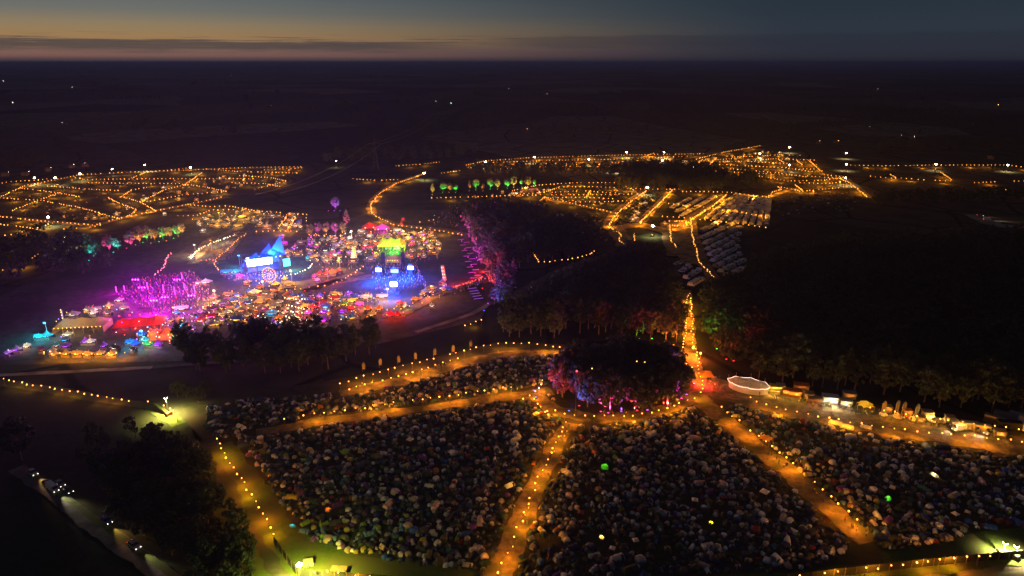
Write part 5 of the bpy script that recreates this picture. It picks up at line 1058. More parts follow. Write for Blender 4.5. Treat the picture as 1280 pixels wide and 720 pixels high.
def car(p, ang, colr, label, van=False, beam=0, col=(1, .9, .72), spread=38, tail=True):
    t = thing('parked_car' if not beam else 'car' if not van else 'van', label, 'van' if van else 'car', (p[0], p[1], -.15), ang)
    put(CB[van], 'body', t, m=[PAINT[colr], GLASS]); fx = 2.62 if van else 2.2; bx = -2.63 if van else -2.21
    for x in (-1.35, 1.35):
        for y in (-.8, .8): w = put(TY, 'wheel', t, (x, y, .32)); put(RI, 'rim', w)
    for y in (-.6, .6): put(HL, 'headlight', t, (fx, y, .68)); put(TL, 'taillight', t, (bx, y, .75))
    if beam: lamp('SPOT', 'beam', t, (fx + .3, 0, 1.1), beam, col, .1, aim((1, 0, -.02)), spread)
    return t
r0 = W([(20, 585), (70, 620), (110, 652), (160, 688), (225, 735)]); 
def road_ang(px, py): a, b = G(px, py), G(px + 50, py + 37); return math.atan2(b.y - a.y, b.x - a.x)
car(G(41, 592), road_ang(41, 592), 'silver', 'silver car last in the queue at the far end of the road', False, 16000, (1, .55, .2))
car(G(60, 606), road_ang(60, 606), 'red', 'red car with tail lights glowing in the road queue', False, 0)
car(G(66, 612), road_ang(66, 612), 'white', 'white van whose headlights light the long stretch of road', True, 24000, (1, .86, .6), 32)
car(G(75, 606), road_ang(75, 606), 'grey', 'grey car on the verge beside the white van on the road', False, 5000)
car(G(85, 614), road_ang(85, 614), 'black', 'black car nosed into the hedge ahead of the road queue', False, 2500, (1, .7, .2))
car(G(133, 652), road_ang(133, 652), 'blue', 'blue car throwing an amber pool half way along the road', False, 14000, (1, .5, .16), 44)
car(G(168, 683), road_ang(168, 683), 'silver', 'silver car nearest the bottom edge on the road', False, 13000, (1, .8, .52), 32)
car(G(1234, 275), math.atan2(-.4, 1), 'white', 'white van with headlights on the pale track at the right edge', True, 30000, (1, .85, .6), 50)
car(G(1225, 270), math.atan2(-.6, 1), 'grey', 'grey car behind the van on the pale right track', False, 9000, (1, .5, .2), 60)
# field of parked cars and vans in rows beside the bent path
def low_car(van):
    b = MB(); x = 1.95 if van else 1.85; z = 2.3 if van else 1.45
    b.box((0, 0, .68), (2 * x, 1.75, .76), 0); b.box((-.2 if not van else -.3, 0, (1.06 + z) / 2), (x * (1.15 if not van else 1.7), 1.6, z - 1.06), 1 if not van else 0, taper=.84)
    if not van: b.box((-.2, 0, z + .02), (1.7, 1.25, .04), 0)
    else: b.box((1.35, 0, 1.75), (.5, 1.4, .5), 1)
    for sx in (-1.3, 1.3): b.box((sx, 0, .3), (.6, 1.8, .6), 2)
    return b.mesh('parked_car', [PAINT['white'], GLASS, TYRE])
LC = [low_car(False), low_car(True)]
rows = []
u = (G(908, 243) - G(863, 273)).normalized()
A, B = G(868, 271), G(912, 242)
for k in range(10):                 # upper block, rows parallel to the bend
    f = k / 9; s = G(874 + 84 * f, 272 + 11 * f); e = G(915 + 46 * f, 243 + 5 * f); rows.append((s, e, 'rear block of the car field, right of the path'))
for k in range(3):
    s = G(852 - 6 * k, 270 - 5 * k); e = G(894 - 15 * k, 246 + k); rows.append((s, e, 'rear block of the car field, left of the path'))
for k in range(9):                 # lower block, rows climbing to the right
    f = k / 8; s = G(872 + 26 * f, 292 + 58 * f); e = G(920 + 4 * math.sin(k) + 10 * f, 268 + 66 * f); rows.append((s, e, 'front block of the car field, right of the path'))
for k in range(4):
    f = k / 3; s = G(846 + 18 * f, 331 + 26 * f); e = G(866 + 18 * f, 317 + 28 * f); rows.append((s, e, 'front block of the car field, left of the path'))
cars = []
for i, (s, e, w) in enumerate(rows):
    d = (e - s).normalized(); a = math.atan2(d.y, d.x) + math.pi / 2
    for q in walk([s, e], 3.1):
        if R.random() < .93 and not any(line_d(q, ln) < wd * .5 + 1 for ln, wd in PATHS): cars.append((q, a, w))
cars.sort(key=lambda c: c[0].y)
print('cars', len(cars))
PW = ['white'] * 12 + ['silver'] * 8 + ['grey', 'blue']
low = []
for i, (q, a, w) in enumerate(cars):
    van = R.random() < .8; c = R.choice(PW)
    if i < 300:
        o = put(LC[van], 'parked_van' if van else 'parked_car', None, (q.x, q.y, -.2), a + R.choice([0, math.pi]) + R.uniform(-.06, .06), None, [PAINT[c], GLASS, TYRE]); tag(o, f'{c} {"van" if van else "car"} parked in the {w}', 'van' if van else 'car', 'vehicles of the car field')
    else: low.append((q, a, van, c))
if low:
    b = MB(); ms = [PAINT['white'], PAINT['silver'], PAINT['grey'], GLASS, TYRE]
    for q, a, van, c in low:
        x = 2.5 if van else 2.1; M = Matrix.Translation((q.x, q.y, -.2)) @ Matrix.Rotation(a, 4, 'Z'); mi = R.choice([0, 0, 1, 2])
        b.box((0, 0, .68), (2 * x, 1.75, .9), mi, M=M); b.box((-.2, 0, 1.45 if van else 1.28), (x * 1.4, 1.6, .9 if van else .5), mi if van else 3, taper=.85, M=M)
    o = b.build('parked_car', ms); o['kind'] = 'stuff'; o['label'] = 'remaining rows of parked vehicles at the back of the car field'; o['category'] = 'cars'
# ------------------------------------------------------------------ vendor street on the right
p = G(935, 486); t = thing('oval_marquee', 'large pale oval marquee with a glowing rim at the top of the vendor street', 'marquee', (p.x, p.y, -.15), rad(-28))
n = 40; ov = lambda q, z, w=0.0: [(7.6 * (q + w * math.cos(8 * 2 * math.pi * k / n)) * math.cos(2 * math.pi * k / n), 4.6 * (q + w * math.cos(8 * 2 * math.pi * k / n)) * math.sin(2 * math.pi * k / n), z + (.35 * max(0, math.cos(8 * 2 * math.pi * k / n)) if w else 0)) for k in range(n)]
MQ = canvas('marquee_cream', (.60, .52, .44), .3)
b = MB(); b.rings([ov(.96, 0), ov(.96, 2.4)], 0, False, False); b.build('wall', MQ, t)
b = MB(); b.rings([ov(1.0, 2.45, .02), ov(.72, 3.0, .015), ov(.4, 3.35, .01), ov(.03, 3.5)], 0, False, False); b.build('roof', MQ, t)
b = MB(); rim = ov(1.02, 2.5, .02); b.tube(rim + [rim[0]], .07, 5); b.build('rim_light', emi('rim_light', (1, .66, .5), 3), t)
for k in range(8): a = 2 * math.pi * k / 8; b = MB(); b.cone((7.6 * math.cos(a), 4.6 * math.sin(a), 2.4), .07, .05, 2.2, 5); b.build('pole', STEEL, t)
for x in (-4, 0, 4): lamp('POINT', 'lamp', t, (x, 0, 1.6), 160, (1, .5, .18), .3)
lamp('POINT', 'lamp', t, (0, -7, 4), 160, (1, .6, .3), .3)
def kiosk(px, py, w, d, h, canv, lc, L, label, name='food_kiosk', rz=rad(-14), power=300):
    p = G(px, py); t = thing(name, label, 'food stall', (p.x, p.y, -.14), rz, 'food kiosks of the vendor street')
    b = MB(); x, y = w / 2, d / 2
    for q in ((0, y, h / 2, w, .12, h), (-x, 0, h / 2, .12, d - .13, h), (x, 0, h / 2, .12, d - .13, h), (0, -y, .55, w - .14, .14, 1.1), (0, -y, h - .2, w - .14, .14, .4)): b.box(q[:3], q[3:])
    b.build('body', CANV[canv], t); b = MB(); b.box((0, -.3, h + .09), (w + .5, d + .9, .16)); b.build('roof', CANV[canv], t)
    b = MB(); b.box((0, -y - .35, 1.13), (w - .2, .6, .06)); b.build('counter', WOODM, t)
    b = MB(); b.box((0, -y + .3, h - .5), (w * .8, .25, .12)); b.build('strip_lamp', lm(lc, L), t)
    b = MB(); b.add([(-x, -y - .1, h - .1), (x, -y - .1, h - .1), (x, -y - 1.3, h - .55), (-x, -y - 1.3, h - .55)], [(0, 1, 2, 3)]); b.build('awning', CANV['cream'], t)
    power *= 4; lamp('POINT', 'lamp', t, (0, -y + .4, h - .8), power, COLN2[lc], .25); lamp('POINT', 'front_lamp', t, (0, -y - 1.6, h - .3), power * .8, COLN2[lc], .25); return t
kiosk(968, 490, 3.4, 2.4, 2.9, 'yellow', 'gold', 60, 'bright yellow kiosk next to the oval marquee', power=500)
kiosk(982, 493, 2.6, 2.2, 2.4, 'orange', 'warm', 12, 'small orange kiosk second from the oval marquee', power=80); kiosk(993, 495, 4.2, 2.4, 2.6, 'orange', 'gold', 60, 'orange kiosk with a bright lamp, third from the oval marquee', power=320)
kiosk(1001, 488, 5.0, 2.4, 2.8, 'orange', 'warm', 8, 'orange van-like kiosk behind the others', power=60)
kiosk(1018, 503, 5.4, 1.8, 2.3, 'cream', 'orange', 4, 'wooden counter with three serving openings', power=50)
kiosk(1037, 503, 5.2, 2.8, 2.9, 'white', 'white', 110, 'brilliant white kiosk in the middle of the vendor street', power=1100)
kiosk(1056, 506, 4.0, 2.2, 2.3, 'white', 'white', 40, 'low white kiosk right of the brilliant white one', power=260); kiosk(1061, 497, 4.2, 2.2, 2.5, 'grey', 'warm', 6, 'grey trailer kiosk behind the vendor street', power=60)
kiosk(1186, 527, 2.6, 2.0, 2.4, 'cream', 'gold', 30, 'cream kiosk left of the two lit cabins', power=200); kiosk(1158, 521, 3.2, 2.2, 2.5, 'cream', 'gold', 30, 'cream kiosk between the bell tents and flags', power=220)
for px, py, w, c, l, lab in ((1108, 514, 2.6, 'cream', 'gold', 'small cream kiosk beside the leftmost feather flag'), (1133, 519, 2.6, 'orange', 'warm', 'small orange kiosk between the feather flags'), (1150, 527, 2.2, 'cream', 'gold', 'low cream kiosk in front of the bell tents'), (1192, 533, 2.2, 'white', 'white', 'small white kiosk beside the left lit cabin'), (1248, 545, 3.0, 'cream', 'warm', 'cream kiosk near the dark lorry'), (1010, 497, 3.2, 'cream', 'warm', 'cream kiosk behind the wooden counter'), (975, 487, 2.8, 'white', 'gold', 'pale kiosk behind the bright yellow one')):
    kiosk(px, py, w, 2, 2.4, c, l, 30, lab, power=90)
def star_tent(px, py, r, h, pw, label, canv='yellow', pts=8, z0=1.9):
    p = G(px, py); t = thing('star_canopy', label, 'canopy', (p.x, p.y, -.14), R.uniform(0, 1)); n = pts * 2
    b = MB(); ring = lambda q: [((r * q if k % 2 == 0 else r * .68 * q) * math.cos(2 * math.pi * k / n), (r * q if k % 2 == 0 else r * .68 * q) * math.sin(2 * math.pi * k / n), z0 + (1 - q) * (h - z0) + (.0 if k % 2 else -.1 * q)) for k in range(n)]
    b.rings([ring(1), ring(.6), ring(.25), ring(.02)], 0, False, False); b.build('canopy', CANV[canv], t)
    for k in range(pts): a = 2 * math.pi * k / pts; b = MB(); b.cone((r * .97 * math.cos(a), r * .97 * math.sin(a), 0), .06, .05, z0 - .12, 5); b.build('pole', WOODM, t)
    lamp('POINT', 'lamp', t, (0, 0, z0 - .3), pw, COLN2['gold'], .3); lamp('POINT', 'top_lamp', t, (0, -r - .5, h + .8), pw * .8, COLN2['gold'], .3); return t
star_tent(1081, 511, 3.1, 3.4, 300, 'yellow star-shaped canopy right of the kiosks'); star_tent(957, 553, 2.5, 2.5, 160, 'small orange star-shaped canopy beside the right diagonal path', 'orange')
star_tent(1172, 531, 2.3, 3.0, 160, 'cream star-roofed hut in front of the bell tents', 'cream', 8)
t = star_tent(881, 476, 4.2, 4.6, 220, 'star-shaped canopy with long points over the path junction', 'orange', 4, 3.0); lamp('POINT', 'red_lamp', t, (-4, -3, 2), 4000, (1, .02, .03), .3); lamp('POINT', 'red_lamp', t, (-6, 1, 2), 3000, (1, .02, .03), .3); lamp('POINT', 'violet_lamp', t, (4, 1, 2.5), 250, (.4, .15, 1), .3)
for px, py, w in ((875, 449, 'near one'), (866, 442, 'far one')): 
    p = G(px, py); t = thing('fire_lamp', f'orange red glowing lamp in the wood gap, {w}', 'lamp', (p.x, p.y, -.15)); b = MB(); b.cone((0, 0, 0), .1, .08, 2.6, 6); b.build('post', POSTM, t); b = MB(); b.ball((0, 0, 2.9), .38, 8, 6); b.build('globe', emi('fire_globe', (1, .28, .06), 8), t); lamp('POINT', 'lamp', t, (0, -.6, 3.4), 11000, (1, .12, .02), .3)
p = G(721, 464, 18); t = thing('aircraft_warning_lamp', 'single red lamp on a mast above the grove', 'lamp', (p.x, p.y, -.15)); b = MB(); b.cone((0, 0, 0), .1, .06, 18, 6); b.build('mast', BLACK, t); b = MB(); b.ball((0, 0, 18.2), .28, 8, 6); b.build('globe', emi('red_globe', (1, .05, .06), 8), t); lamp('POINT', 'lamp', t, (0, -.6, 18.8), 60, (1, .02, .03), .3)
for px, py, c, w in ((740, 462, 'warm', 'left'), (766, 439, 'white', 'top'), (796, 453, 'warm', 'middle'), (806, 454, 'warm', 'right')):
    p = G(px, py, 14); t = thing('lantern', f'tiny pale lantern on a pole among the grove crowns, the {w} one', 'lantern', (p.x, p.y, -.15)); b = MB(); b.cone((0, 0, 0), .08, .05, 14.4, 5); b.build('pole', POSTM, t); b = MB(); b.ball((0, 0, 14.6), .2, 6, 4); b.build('globe', lm(c, 30), t)
# small bell tents with lit poles on the street
for px, py, w in ((1166, 525, 'left'), (1180, 526, 'right')):
    p = G(px, py); t = add_tent('bell_tent', 'off white', p, f'off white bell tent with a lit pole on the vendor street, {w} one', False, (1, .6, .2)); bulbs_on(t, [(0, -.15, 3.3), (0, -.15, 3.7), (0, -1.3, 2.2)], 'gold', 40, .12, 'bulb')
for px, py, w in ((1122, 521, 'first'), (1141, 524, 'second'), (1104, 518, 'third')):
    p = G(px, py); t = add_tent('bell_tent', 'beige', p, f'beige round tent among the feather flags, {w} from the middle', False, (1, .6, .2)); t.scale = (.6, .6, .6); lamp('POINT', 'front_lamp', t, (0, -3.2, 2.4), 30, COLN2['gold'], .2)
# feather flags
def flag(px, py, label, c=(.62, .55, .45), h=6.2):
    p = G(px, py); t = thing('feather_flag', label, 'flag', (p.x, p.y, -.15), R.uniform(-.3, .3), 'feather flags')
    b = MB(); b.tube([(0, 0, 0), (0, 0, h * .7), (.25, 0, h * .92), (.8, 0, h)], [.05, .04, .03, .02], 5); b.build('pole', STEEL, t)
    b = MB(); zs = np.linspace(1.0, h * .97, 8); vs = []
    for i, z in enumerate(zs):
        q = i / 7; x0 = .05 if q < .75 else .05 + (q - .75) * 2.4; x1 = 1.15 + .1 * math.sin(3 * q) - (.25 * (q > .9)); wv = .12 * math.sin(5 * q)
        vs += [(x0, wv * .4 - .02, z), (x1, wv - .02, z), (x1, wv + .02, z), (x0, wv * .4 + .02, z)]
    b.add(vs, [f for i in range(7) for f in ((4 * i, 4 * i + 1, 4 * i + 5, 4 * i + 4), (4 * i + 2, 4 * i + 3, 4 * i + 7, 4 * i + 6), (4 * i + 1, 4 * i + 2, 4 * i + 6, 4 * i + 5), (4 * i + 3, 4 * i, 4 * i + 4, 4 * i + 7))] + [(0, 3, 2, 1), (28, 29, 30, 31)])
    b.build('banner', mat('banner_%.2f' % c[2], c, .8, .1, 1, transl=.3), t); lamp('POINT', 'lamp', t, (.6, -1.6, 2.2), 15, COLN2['gold'], .2)
for i, (px, py) in enumerate([(453, 464), (474, 459), (497, 455), (518, 451), (542, 446), (565, 442), (587, 435)]): flag(px, py, f'pale feather flag on the top path, {["leftmost", "second from left", "third from left", "middle", "third from right", "second from right", "rightmost"][i]} of seven', (.3, .24, .17), 4.2)
flag(1101, 519, 'cream feather flag, leftmost on the vendor street', (.22, .17, .1), 6); flag(1118, 518, 'dim grey feather flag beside another grey one', (.10, .10, .12), 6); flag(1126, 520, 'dim grey feather flag, right of its twin', (.10, .10, .115), 6); flag(1142, 524, 'blue white feather flag, brightest on the vendor street', (.12, .16, .34), 6.5)
# two lit site cabins, lorries and trailers
for px, py, w in ((1211, 536, 'left'), (1226, 539, 'right')):
    p = G(px, py); t = thing('site_cabin', f'long pale lit site cabin, {w} one of the pair', 'cabin', (p.x, p.y, -.14), rad(-15)); b = MB(); b.box((0, 0, 1.45), (5.1, 2.2, 2.5)); b.build('body', CANV['cream'], t); b = MB(); b.box((0, 0, 2.75), (5.2, 2.3, .08)); b.build('roof', CANV['white'], t)
    for x in (-1.6, 1.6): b = MB(); b.box((x, -1.115, 1.7), (1.0, .03, .8)); b.build('window', GLASS, t)
    lamp('POINT', 'lamp', t, (0, -3.2, 3.2), 420, COLN2['gold'], .3)
car(G(1199, 537), rad(195), 'white', 'white van with headlights on, left of the lit cabins', True, 3000, (1, .9, .75), 100); car(G(1237, 542), rad(200), 'silver', 'silver car with headlights on, right of the lit cabins', False, 3000, (1, .9, .75), 100)
def lorry(px, py, L, colr, label, rz):
    p = G(px, py); t = thing('lorry', label, 'lorry', (p.x, p.y, -.14), rz); b = MB(); b.box((-.6, 0, 2.1), (L, 2.4, 2.6)); b.build('cargo_box', colr, t)
    b = MB(); b.prism([(0, .6), (2, .6), (2.05, 1.7), (1.6, 2.7), (0, 2.8)], -1.15, 1.15); o = b.build('cab', PAINT['white'], t, (L / 2 - .5, 0, 0)); b = MB(); b.box((0, 0, .7), (L + 1, 1.6, .25)); b.build('chassis', BLACK, t)
    for x in (-L / 2 + .6, -L / 2 + 1.8, L / 2 + .6):
        for y in (-1, 1): w = put(TY, 'wheel', t, (x, y, .5), 0, 1.5); put(RI, 'rim', w)
lorry(1262, 537, 7.5, CANV['dark'], 'dark lorry at the right end of the vendor street', rad(-12)); lorry(1258, 527, 7, CANV['grey'], 'grey lorry parked behind the dark one', rad(-42)); lorry(1277, 529, 7, CANV['white'], 'pale lorry at the right frame edge', rad(-48)); lorry(1242, 530, 5, CANV['cream'], 'cream box lorry right of the lit cabins', rad(-40))
# flat pale groundsheets on the street side
for px, py, w in ((1045, 529, 'left'), (1059, 534, 'middle'), (1083, 534, 'right')):
    p = G(px, py); t = add_tent('tunnel_tent', 'off white', p, f'off white low tent on the street edge, {w} of three', False); t.rotation_euler = (0, 0, rad(60)); t.scale = (.8, .8, .6)
# ------------------------------------------------------------------ hoarding fences and the bottom trailer
HO = mat('dark_hoarding', (.03, .03, .032), .8, .2, .5)
def hoarding(pts, label, h=2.3):
    ln = W(pts); t = thing('hoarding_fence', label, 'fence', (ln[0].x, ln[0].y, -.18)); b = MB(); pm = MB(); base = Vector((ln[0].x, ln[0].y, 0))
    for a, c in zip(ln, ln[1:]):
        d = c - a; L = d.length; m = (a + c) / 2 - base; b.box((m.x, m.y, h / 2), (L, .12, h), 0, math.atan2(d.y, d.x))
    b.build('board', HO, t)
    for q in walk(ln, 3)[:99]: b = MB(); b.box((q.x - base.x, q.y - base.y, h / 2 + .05), (.16, .3, h + .1)); b.build('post', POSTM, t)
hoarding([(343, 679), (372, 720)], 'dark board fence running up from the fence corner'); hoarding([(374, 721), (440, 725), (520, 731)], 'dark board fence along the bottom edge, left part'); hoarding([(985, 727), (1060, 718), (1140, 709), (1215, 702), (1300, 694)], 'dark board fence along the bottom right edge')
p = G(424, 713); t = thing('flatbed_trailer', 'low flatbed trailer by the bottom fence', 'trailer', (p.x, p.y, -.18), rad(-4)); b = MB(); b.box((0, 0, .75), (4, 1.8, .3)); b.build('bed', WOODM, t)
for y in (-.85, .85):
    for x in (-.5, .5): w = put(TY, 'wheel', t, (x, y, .32)); put(RI, 'rim', w)
p = G(386, 707); t = thing('mobile_generator', 'pale boxy generator trailer beside the corner floodlight', 'generator', (p.x, p.y, -.18), rad(15)); b = MB(); b.box((0, 0, 1.1), (2.4, 1.5, 1.5)); b.build('housing', CANV['white'], t); b = MB(); b.tube([(-1.6, 0, .4), (1.6, 0, .4)], .08, 5); b.build('drawbar', STEEL, t)
for y in (-.7, .7): w = put(TY, 'wheel', t, (0, y, .32)); put(RI, 'rim', w)
# ------------------------------------------------------------------ people
CL = [mat('clothes_' + n, c, .9) for n, c in (('black', (.02, .02, .025)), ('denim', (.05, .07, .13)), ('white', (.5, .5, .48)), ('red', (.3, .03, .03)), ('yellow', (.5, .4, .04)), ('green', (.05, .12, .05)))]
SKIN = mat('skin', (.42, .27, .19), .6); HAIR = mat('hair', (.03, .02, .015), .7)
def person_mesh(stride, arm, seed):
    me = bpy.data.meshes.new('body_skel'); g = random.Random(seed)
    J = {'pel': (0, 0, .93), 'che': (0, .02, 1.32), 'nec': (0, .02, 1.47), 'hea': (0, 0, 1.62), 'top': (0, 0, 1.72),
         'hl': (-.1, 0, .88), 'kl': (-.11, -.02 - stride * .12, .5), 'al': (-.11, stride * .22, .08), 'tl': (-.11, -.14 + stride * .22, .03), 'hr': (.1, 0, .88), 'kr': (.11, -.02 + stride * .12, .5), 'ar': (.11, -stride * .22, .08), 'tr': (.11, -.14 - stride * .22, .03),
         'sl': (-.19, .02, 1.40), 'el': (-.25, .03 - arm * .1, 1.12), 'wl': (-.25, -.05 - arm * .25, .90 + arm * .2), 'sr': (.19, .02, 1.40), 'er': (.25, .03 + arm * .1, 1.12), 'wr': (.25, -.08, .90)}
    rs = {'pel': .14, 'che': .15, 'nec': .055, 'hea': .095, 'top': .07, 'hl': .1, 'kl': .065, 'al': .045, 'tl': .04, 'hr': .1, 'kr': .065, 'ar': .045, 'tr': .04, 'sl': .07, 'el': .048, 'wl': .035, 'sr': .07, 'er': .048, 'wr': .035}
    ks = list(J); E = [('pel', 'che'), ('che', 'nec'), ('nec', 'hea'), ('hea', 'top'), ('pel', 'hl'), ('hl', 'kl'), ('kl', 'al'), ('al', 'tl'), ('pel', 'hr'), ('hr', 'kr'), ('kr', 'ar'), ('ar', 'tr'), ('che', 'sl'), ('sl', 'el'), ('el', 'wl'), ('che', 'sr'), ('sr', 'er'), ('er', 'wr')]
    me.from_pydata([J[k] for k in ks], [(ks.index(a), ks.index(c)) for a, c in E], []); o = bpy.data.objects.new('tmp', me); COL.objects.link(o)
    m = o.modifiers.new('skin', 'SKIN')
    for v, k in zip(me.skin_vertices[0].data, ks): v.radius = (rs[k], rs[k] * .85); v.use_root = k == 'pel'
    s = o.modifiers.new('sub', 'SUBSURF'); s.levels = 1; s.render_levels = 1
    dg = bpy.context.evaluated_depsgraph_get(); ev = bpy.data.meshes.new_from_object(o.evaluated_get(dg)); ev.name = 'body'
    bpy.data.objects.remove(o); ev.materials.clear()
    for mm in (CL[0], CL[1], SKIN): ev.materials.append(mm)
    for f in ev.polygons:
        z = f.center.z; f.material_index = 2 if z > 1.46 or (abs(f.center.x) > .21 and z < 1.02) else 0 if z > .92 else 1; f.use_smooth = True
    return ev
PM_ = [person_mesh(s, a, i) for i, (s, a) in enumerate(((.0, 0), (.9, .4), (-.8, .8), (.3, 1)))]
hm = MB(); hm.ball((0, .015, 1.66), .112, 8, 6); HRM = hm.mesh('hair', [HAIR])
def person(p, where):
    c1 = R.randrange(6); c2 = R.choice([0, 1, 1]); nm = ['black', 'denim blue', 'white', 'red', 'yellow', 'green'][c1]; i = R.randrange(4)
    t = thing('person', f'person in a {nm} top {["standing", "walking", "walking", "standing with a raised arm"][i]} {where}', 'person', (p[0], p[1], -.13), R.uniform(0, 6.28), 'people about the camp', R.uniform(.94, 1.06))
    put(PM_[i], 'body', t, m=[CL[c1], CL[c2], SKIN]); put(HRM, 'hair', t)
for pts, n, w in (([(925, 490), (1000, 505), (1100, 524), (1240, 545), (1235, 538), (1100, 514), (1000, 500)], 90, 'on the vendor street'), ([(872, 470), (905, 472), (900, 500), (875, 500)], 26, 'at the path junction'), ([(715, 528), (690, 565), (655, 640), (640, 690), (648, 690), (700, 565)], 18, 'on the diagonal path'), ([(700, 522), (800, 518), (850, 508), (850, 504), (700, 518)], 20, 'in front of the grove'), ([(885, 500), (985, 590), (1080, 676), (1085, 672), (990, 588), (895, 502)], 22, 'on the right diagonal path'), ([(430, 490), (570, 457), (625, 442), (620, 440), (560, 455), (430, 484)], 18, 'on the top path')):
    poly = W(pts); xs = [q[0] for q in poly]; ys = [q[1] for q in poly]; k = 0
    while k < n:
        q = (R.uniform(min(xs), max(xs)), R.uniform(min(ys), max(ys)))
        if inside(q, poly): person(q, w); k += 1
# the crowd of the festival reads as one mass
cv = []; cf = []; cm = []
def crowd(pts, s, n):
    pp = [p for p in scatter(W(pts), s, .5)]; R.shuffle(pp)
    for p in pp[:n]:
        if any((p[0] - q[0]) ** 2 + (p[1] - q[1]) ** 2 < 5 for q in STP[:0]): continue
        h = R.uniform(1.55, 1.85); o = len(cv); a = R.uniform(0, 6.28); sc_ = h / 1.7
        for z, rx, ry in ((0, .1, .16), (.85, .17, .15), (1.38, .23, .13), (1.46, .07, .07), (1.62, .1, .11), (1.74, .05, .05)):
            for k in range(5): t_ = a + k * 1.2566; cv.append((p[0] + rx * math.cos(t_), p[1] + ry * math.sin(t_), -.19 + z * sc_))
        for r_ in range(5):
            for k in range(5): cf.append((o + r_ * 5 + k, o + r_ * 5 + (k + 1) % 5, o + r_ * 5 + 5 + (k + 1) % 5, o + r_ * 5 + 5 + k)); cm.append(6 if r_ >= 3 else 1 if r_ == 0 else (cc_ if r_ == 2 else cc_))
            if r_ == 0: cc_ = R.randrange(6)
cc_ = 0
crowd([(145, 372), (170, 350), (240, 340), (262, 360), (262, 384), (200, 392)], 2.1, 1000); crowd([(462, 334), (520, 330), (535, 360), (470, 366)], 2.0, 700); crowd([(275, 342), (360, 340), (350, 352), (285, 352)], 2.0, 400)
crowd([(560, 258), (640, 252), (655, 270), (575, 285), (540, 282)], 4.5, 350); crowd([(390, 296), (545, 292), (550, 325), (400, 345)], 4, 600); crowd([(260, 372), (470, 366), (480, 398), (240, 410)], 3.5, 700); crowd([(545, 370), (612, 345), (612, 352), (550, 376)], 2.5, 120); crowd([(270, 300), (300, 286), (290, 325), (268, 335)], 4, 200)
b = MB(); b.v = cv; b.f = cf; b.m = cm; b.sm = [True] * len(cf); o = b.build('crowd', CL + [SKIN]); o['kind'] = 'stuff'; o['label'] = 'festival crowd in front of the stages and stalls'; o['category'] = 'crowd'
# power line crossing the dark valley
PY = []
for px, py in ((470, 212), (545, 165), (637, 122)):
    p = G(px, py); PY.append(p); t = thing('pylon', f'dark lattice pylon of the power line across the valley', 'pylon', (p.x, p.y, -.25), rad(20), 'pylons'); b = MB()
    for sx in (-1, 1):
        for sy in (-1, 1): b.tube([(sx * 3, sy * 3, 0), (sx * .8, sy * .8, 26), (0, 0, 38)], .2, 4)
    for z in range(3, 26, 4):
        w0, w1 = 3 - 2.2 * z / 26, 3 - 2.2 * (z + 4) / 26
        for s in (-1, 1): b.tube([(-w0, s * w0, z), (w1, s * w1, z + 4)], .1, 4); b.tube([(s * w0, -w0, z), (s * w1, w1, z + 4)], .1, 4)
    b.build('lattice', mat('dark_steel', (.05, .05, .055), .6), t)
    for z, w0 in ((24, 7), (30, 8.5), (35, 6)): b = MB(); b.tube([(-w0, 0, z), (0, 0, z + .8), (w0, 0, z)], .22, 4); b.build('crossarm', mat('dark_steel', (.05, .05, .055), .6), t)
cd = (PY[0] - PY[1]).normalized(); PY.insert(0, PY[0] + cd * 320)
for off, z in ((-8.5, 30), (8.5, 30)):
    s = Vector((math.cos(rad(20)), math.sin(rad(20)), 0)) * off; pts = []
    for a, c in zip(PY, PY[1:]): pts += [a.lerp(c, q) + s + Vector((0, 0, z - 14 * 4 * q * (1 - q) * .5)) for q in np.linspace(0, 1, 13)[:-1]]
    b = MB(); b.tube([q - pts[0] for q in pts], .09, 4); o = b.build('power_cable', STEEL, None, pts[0]); tag(o, 'overhead power cable across the valley, ' + ('left' if off < 0 else 'right') + ' one', 'cable', 'power cables')
